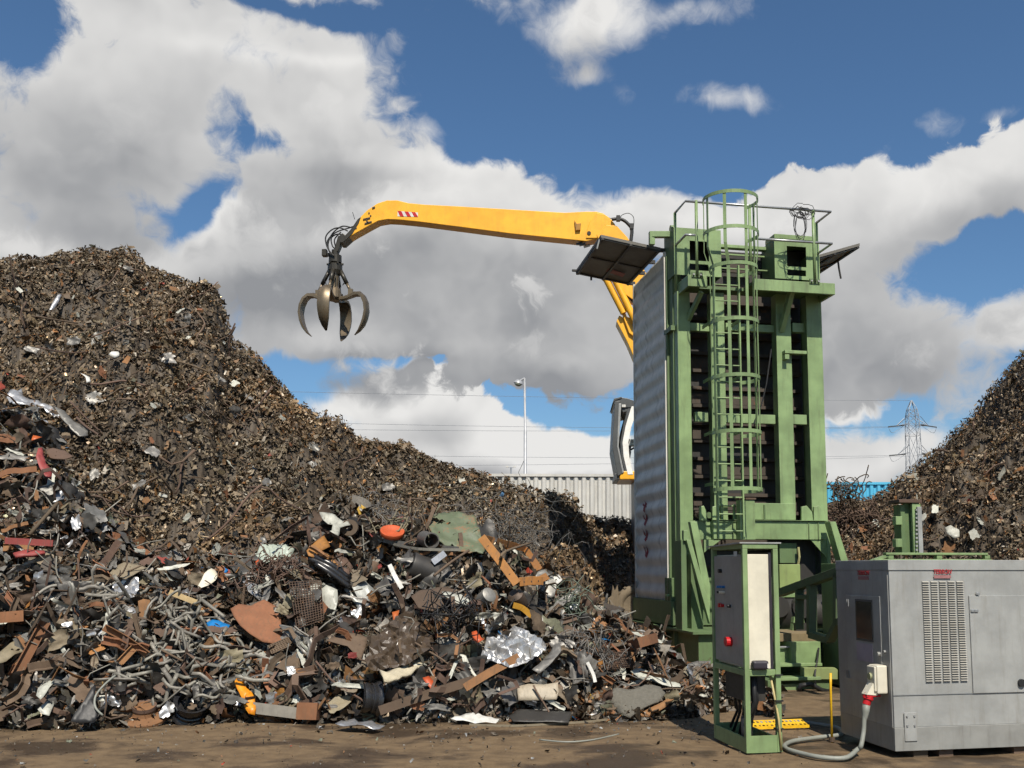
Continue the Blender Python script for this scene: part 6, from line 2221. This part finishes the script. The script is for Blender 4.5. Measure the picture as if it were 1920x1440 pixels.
SLOPE_MARKS = [(178, 575, 'beside its dark hollow'), (214, 666, 'beside the white clump'), (300, 545, 'under its crest'), (480, 720, 'on its steep right flank'), (600, 850, 'where its flank ends'), (780, 900, 'on its low saddle'),
               (400, 940, 'low near its foot'), (945, 1000, 'beside the fine wire wool'), (60, 640, 'above the silver wrapping'), (250, 850, 'in the middle of its face')]
RIGHT_MARKS = [(1590, 980, 'below the rusty wire tangle'), (1720, 950, 'behind the toothed green post'), (1788, 998, 'beside the pale round lump'), (1860, 800, 'under its crest')]


def near(px, py, marks=None):
    return min(marks or LANDMARKS, key=lambda q: (q[0] - px) ** 2 + (q[1] - py) ** 2)[2]


def unit_sheet(rd, k, asp=1.0, amp=.12):
    """irregular crumpled sheet about one metre across"""
    bm = bmesh.new()
    n = 7
    grid = {}
    sd_ = rd.uniform(0, 50)
    for i in range(n):
        for j in range(n):
            u, v = i / (n - 1) - .5, (j / (n - 1) - .5) * asp
            e = 1 + .35 * noise.noise((math.atan2(v, u) * 1.3 + sd_, k, 0))
            x, y = u * e + .05 * rd.uniform(-1, 1), v * e + .05 * rd.uniform(-1, 1) * asp
            z = amp * noise.fractal((u * 3.5 + sd_, v * 3.5, k * 3.1), .9, 2, 3) + amp * .9 * abs(noise.noise((u * 2.1 + sd_, v * 2.1, 5 + k)))
            grid[i, j] = bm.verts.new((x, y, z))
    for i in range(n - 1):
        for j in range(n - 1):
            if (i, j) in ((0, 0), (n - 2, 0), (0, n - 2), (n - 2, n - 2)) and rd.random() < .7:
                continue
            bm.faces.new((grid[i, j], grid[i + 1, j], grid[i + 1, j + 1], grid[i, j + 1]))
    bmesh.ops.delete(bm, geom=[v for v in bm.verts if not v.link_faces], context='VERTS')
    bmesh.ops.triangulate(bm, faces=bm.faces)
    me = bpy.data.meshes.new('sheet_piece')
    bm.to_mesh(me)
    bm.free()
    return me


def unit_rod(rd, kind, bend):
    P = [Vector((u - .5, bend * noise.noise((u * 2.2, rd.uniform(0, 9) * 0 + bend * 31, 1.7)), bend * noise.noise((u * 2.0, 4.2, bend * 17)))) for u in (0, .17, .33, .5, .67, .83, 1)]
    mb = MB()
    if kind == 'pipe':
        mb.tube(P, .022, 8)
    else:
        sweep(mb, P, section(kind, .07), Vector((0, 0, 1)))
    return mb.mesh('rod_piece')


def scatter(name, label, group, cat, meshes, mat, n, poly, size, seed, lift=(.04, .16), flat=.5, smooth=True, along=False, sy=None, marks=None, adj=None):
    rd = random.Random(seed)
    for me in meshes:
        me.materials.clear()
        me.materials.append(mat)
        me.polygons.foreach_set('use_smooth', [smooth] * len(me.polygons))
    for i in range(n):
        for tr in range(12):
            px, py = pick(poly, rd)
            if not any(in_poly(px, py, k) for k in KEEP) or rd.random() < .04:
                break
        p = surf(px, py, rd.uniform(*lift))
        nn = hnorm(p)
        v = (CAMV - p).normalized()
        z = (nn * (1 - flat * .6) + v * .35 + Vector((rd.gauss(0, flat), rd.gauss(0, flat), rd.gauss(0, flat)))).normalized()
        x = Vector((rd.gauss(0, 1), rd.gauss(0, 1), rd.gauss(0, .7)))
        x = (x - z * x.dot(z)).normalized()
        if along:
            x = (x - v * x.dot(v) * .8).normalized()
            z = (z - x * z.dot(x)).normalized()
        y = z.cross(x)
        s_ = rd.uniform(*size)
        sc = Matrix.Diagonal((s_, (s_ * rd.uniform(.7, 1.2)) if sy is None else rd.uniform(*sy), s_ if sy is None else rd.uniform(*sy), 1))
        M = Matrix((x, y, z)).transposed().to_4x4()
        o = bpy.data.objects.new(name, meshes[i % len(meshes)])
        COL.objects.link(o)
        o.matrix_world = Matrix.Translation(p) @ M @ sc
        big = 'big ' if s_ > .55 * size[0] + .45 * size[1] else 'small '
        lab = label if label.split()[0] in ('short', 'small', 'thin', 'narrow', 'long') else big + label
        if adj:
            lab = adj[i % len(meshes)] + ' ' + ('long' if s_ > .36 else 'short') + lab[5:]
        tag(o, lab + ' ' + near(px, py, marks), cat, group)


def families():
    rd = random.Random(21)
    crum = [unit_sheet(rd, k, rd.uniform(.5, 1.0), .14) for k in range(8)]
    cp = lambda L: [m.copy() for m in L]
    flat_ = [unit_sheet(rd, 20 + k, rd.uniform(.4, .9), .05) for k in range(7)]
    strip = [unit_sheet(rd, 40 + k, rd.uniform(.12, .22), .12) for k in range(6)]
    pipes = [unit_rod(rd, 'pipe', b) for b in (.04, .12, .22, .35, .6)]
    stubs = [unit_rod(rd, 'pipe', b) for b in (.01, .03, .07, .13, .2, .3)]
    flats = [unit_rod(rd, 'flat', b) for b in (.1, .3, .6, .9)]
    angs = [unit_rod(rd, 'angle', b) for b in (.03, .12, .3)]
    chan = [unit_rod(rd, 'channel', b) for b in (.02, .1, .25)]
    scatter('cut_pipe', 'short cut grey pipe in the pipe tangle', 'tangle of cut grey pipes', 'pipe', cp(stubs), PIPE, 170, TUBES, (.2, .48), 1, (.05, .30), .6, along=True, sy=(.6, 1.15), adj=('straight', 'nearly straight', 'faintly bowed', 'bowed', 'bent', 'strongly bent'))
    scatter('bent_rod', 'thin bent brown rod lying loose', 'thin brown rods in the mixed scrap', 'rod', cp(pipes), RUST_B, 90, REGION, (.3, .8), 2, (.06, .24), .6, along=True, sy=(.22, .5))
    scatter('bent_rod', 'thin bent grey rod lying loose', 'thin grey rods in the mixed scrap', 'rod', cp(pipes), PIPE, 80, REGION, (.3, .7), 3, (.06, .24), .6, along=True, sy=(.2, .45))
    scatter('bent_strip', 'bent orange rusty strip lying', 'rusty strips in the mixed scrap', 'scrap metal', cp(flats), RUST, 34, REGION, (.25, .6), 4, (.06, .24), .7, along=True, sy=(.5, 1.1), smooth=False)
    scatter('bent_strip', 'bent dark brown strip lying', 'brown strips in the mixed scrap', 'scrap metal', cp(flats), RUST_B, 95, REGION, (.25, .65), 5, (.06, .24), .7, along=True, sy=(.5, 1.2), smooth=False)
    scatter('angle_offcut', 'short brown angle iron offcut', 'angle iron offcuts', 'scrap metal', cp(angs), RUST_B, 45, LOWER, (.25, .6), 6, (.08, .26), .6, False, True, (.7, 1.3))
    scatter('channel_offcut', 'short orange rusty channel offcut', 'channel offcuts', 'scrap metal', cp(chan), RUST, 15, LOWER, (.2, .5), 7, (.08, .26), .6, False, True, (.7, 1.4))
    scatter('crumpled_offcut', 'small bright crumpled sheet glinting', 'bright crumpled offcuts', 'scrap metal', cp(crum), SILVER, 70, REGION, (.06, .19), 8, (.05, .22), .7)
    scatter('crumpled_offcut', 'dull grey crumpled sheet piece', 'grey crumpled offcuts', 'scrap metal', cp(crum), GREYMET, 140, REGION, (.10, .32), 9, (.04, .2), .7)
    scatter('crumpled_offcut', 'dark crumpled sheet piece', 'dark crumpled offcuts', 'scrap metal', cp(crum), DARKSHEET, 150, REGION, (.14, .42), 10, (.02, .18), .7)
    scatter('rusty_offcut', 'brown rusty crumpled sheet piece', 'brown rusty offcuts', 'scrap metal', cp(crum), RUST_B, 150, REGION, (.10, .34), 11, (.04, .2), .7)
    scatter('rusty_offcut', 'orange rusty flat plate piece', 'orange rusty offcuts', 'scrap metal', cp(flat_), RUST, 30, REGION, (.09, .24), 12, (.05, .22), .6, False)
    scatter('enamel_offcut', 'pale enamel sheet piece', 'pale enamel offcuts', 'scrap metal', cp(flat_), PALE, 40, REGION, (.07, .20), 13, (.05, .22), .7, False)
    scatter('khaki_offcut', 'khaki crumpled sheet piece', 'khaki offcuts', 'scrap metal', cp(crum), TAN, 100, REGION, (.10, .30), 14, (.04, .2), .7)
    scatter('sheet_ribbon', 'narrow pale curled metal ribbon', 'pale curled ribbons', 'scrap metal', cp(strip), PALE, 60, REGION, (.2, .45), 15, (.06, .24), .7)
    scatter('sheet_ribbon', 'narrow grey curled metal ribbon', 'grey curled ribbons', 'scrap metal', cp(strip), GREYMET, 110, REGION, (.2, .5), 16, (.06, .24), .7)
    scatter('red_offcut', 'small red painted metal piece', 'red painted pieces', 'scrap metal', cp(flat_), REDP, 14, REGION, (.07, .16), 17, (.06, .22), .7)
    scatter('orange_offcut', 'small ochre painted metal piece', 'ochre painted pieces', 'scrap metal', cp(flat_), OCHRE, 16, REGION, (.08, .18), 18, (.06, .22), .7)
    # larger bits caught on the shredded slope
    SL = [(20, 520), (200, 480), (380, 560), (430, 660), (540, 740), (660, 860), (880, 890), (980, 950), (1080, 1060), (920, 1000), (640, 955), (480, 1030), (200, 980), (120, 820), (30, 720)]
    scatter('slope_scrap', 'pale sheet scrap lying on the left slope', 'pale scrap on the left slope', 'scrap metal', cp(flat_), PALE, 26, SL, (.06, .18), 31, (.03, .12), .7, marks=SLOPE_MARKS)
    scatter('slope_scrap', 'long brown bent bar lying on the left slope', 'bars on the left slope', 'scrap metal', cp(pipes), RUST_B, 60, SL, (.5, 1.3), 32, (.03, .14), .6, True, True, (.4, .9), marks=SLOPE_MARKS)
    scatter('slope_scrap', 'orange rusty scrap lying on the left slope', 'orange scrap on the left slope', 'scrap metal', cp(flat_), RUST, 26, SL, (.08, .2), 33, (.03, .12), .7, marks=SLOPE_MARKS)
    scatter('slope_scrap', 'dull grey sheet scrap lying on the left slope', 'grey scrap on the left slope', 'scrap metal', cp(crum), GREYMET, 40, SL, (.1, .28), 34, (.03, .12), .7, marks=SLOPE_MARKS)
    SR = [(1560, 960), (1680, 920), (1760, 860), (1830, 790), (1915, 710), (1915, 1040), (1740, 1030), (1600, 1040)]
    scatter('slope_scrap', 'pale sheet scrap lying on the right slope', 'pale scrap on the right slope', 'scrap metal', cp(flat_), PALE, 16, SR, (.08, .28), 35, (.03, .12), .7, marks=RIGHT_MARKS)
    scatter('slope_scrap', 'brown bent bar lying on the right slope', 'bars on the right slope', 'scrap metal', cp(pipes), RUST_B, 16, SR, (.4, 1.0), 36, (.03, .14), .6, True, True, (.4, .9), marks=RIGHT_MARKS)
    scatter('slope_scrap', 'orange rusty scrap lying on the right slope', 'orange scrap on the right slope', 'scrap metal', cp(flat_), RUST, 14, SR, (.10, .28), 37, (.03, .12), .7, marks=RIGHT_MARKS)
    # crumbs on the dirt
    G = [(-20, 1358), (500, 1356), (900, 1358), (1300, 1350), (1560, 1372), (1540, 1436), (900, 1436), (-20, 1436)]
    n = 5200
    rd2 = random.Random(77)
    P, Cc = [], []
    for i in range(n):
        px, py = pick(G, rd2)
        if rd2.random() > math.exp(-(py - 1348) / 16.0) + .05:
            continue
        P.append(tuple(ground(px, py, .004)))
    P = np.array(P)
    n = len(P)
    N = np.tile(np.array([0, 0, 1.0]), (n, 1))
    ln = RNG.gamma(2, .009, n) + .008
    k = RNG.choice(len(PAL_MIX), n, p=W_MIX / W_MIX.sum())
    V, Fc, C = shreds(P, N, ln, ln * RNG.uniform(.2, .8, n), np.clip(PAL_MIX[k] * .9, 0, .35), np.full(n, .1), RNG.uniform(.1, 1.2, n))
    mass('metal_crumbs', V, Fc, C, 'loose metal crumbs strewn over the dirt in front of the heap', 'debris')


families()

# a few singular things seen on the slopes
barpx('curled_wire', 'thin dark wire curling above the crest of the left heap', [(318, 530), (326, 524), (336, 526), (345, 530), (353, 526)], 2.5, 'pipe', HOSE, .05, 'wire')
sheet('silver_spoon', 'long silver blade standing in the dark hollow of the left heap', [(92, 582), (98, 568), (108, 552), (116, 551), (110, 566), (100, 580)], SILVER, (.2, 0), .01, 4, lift=.3)
sheet('white_clump', 'white crumpled clump on the left shredded slope', [(204, 664), (212, 659), (222, 660), (224, 668), (214, 672)], WHITEP, (.1, 0), .04, 9, lift=.15)
sheet('white_stick', 'white stick and rag on the left shredded slope', [(150, 699), (168, 707), (170, 716), (162, 718), (160, 708)], WHITEP, (.1, 0), .02, 6, lift=.15)
sheet('pale_lump', 'pale round lump on the right shredded slope', [(1772, 990), (1782, 984), (1798, 994), (1800, 1008), (1788, 1012), (1776, 1002)], PALE, (.1, 0), .06, 5, lift=.2)
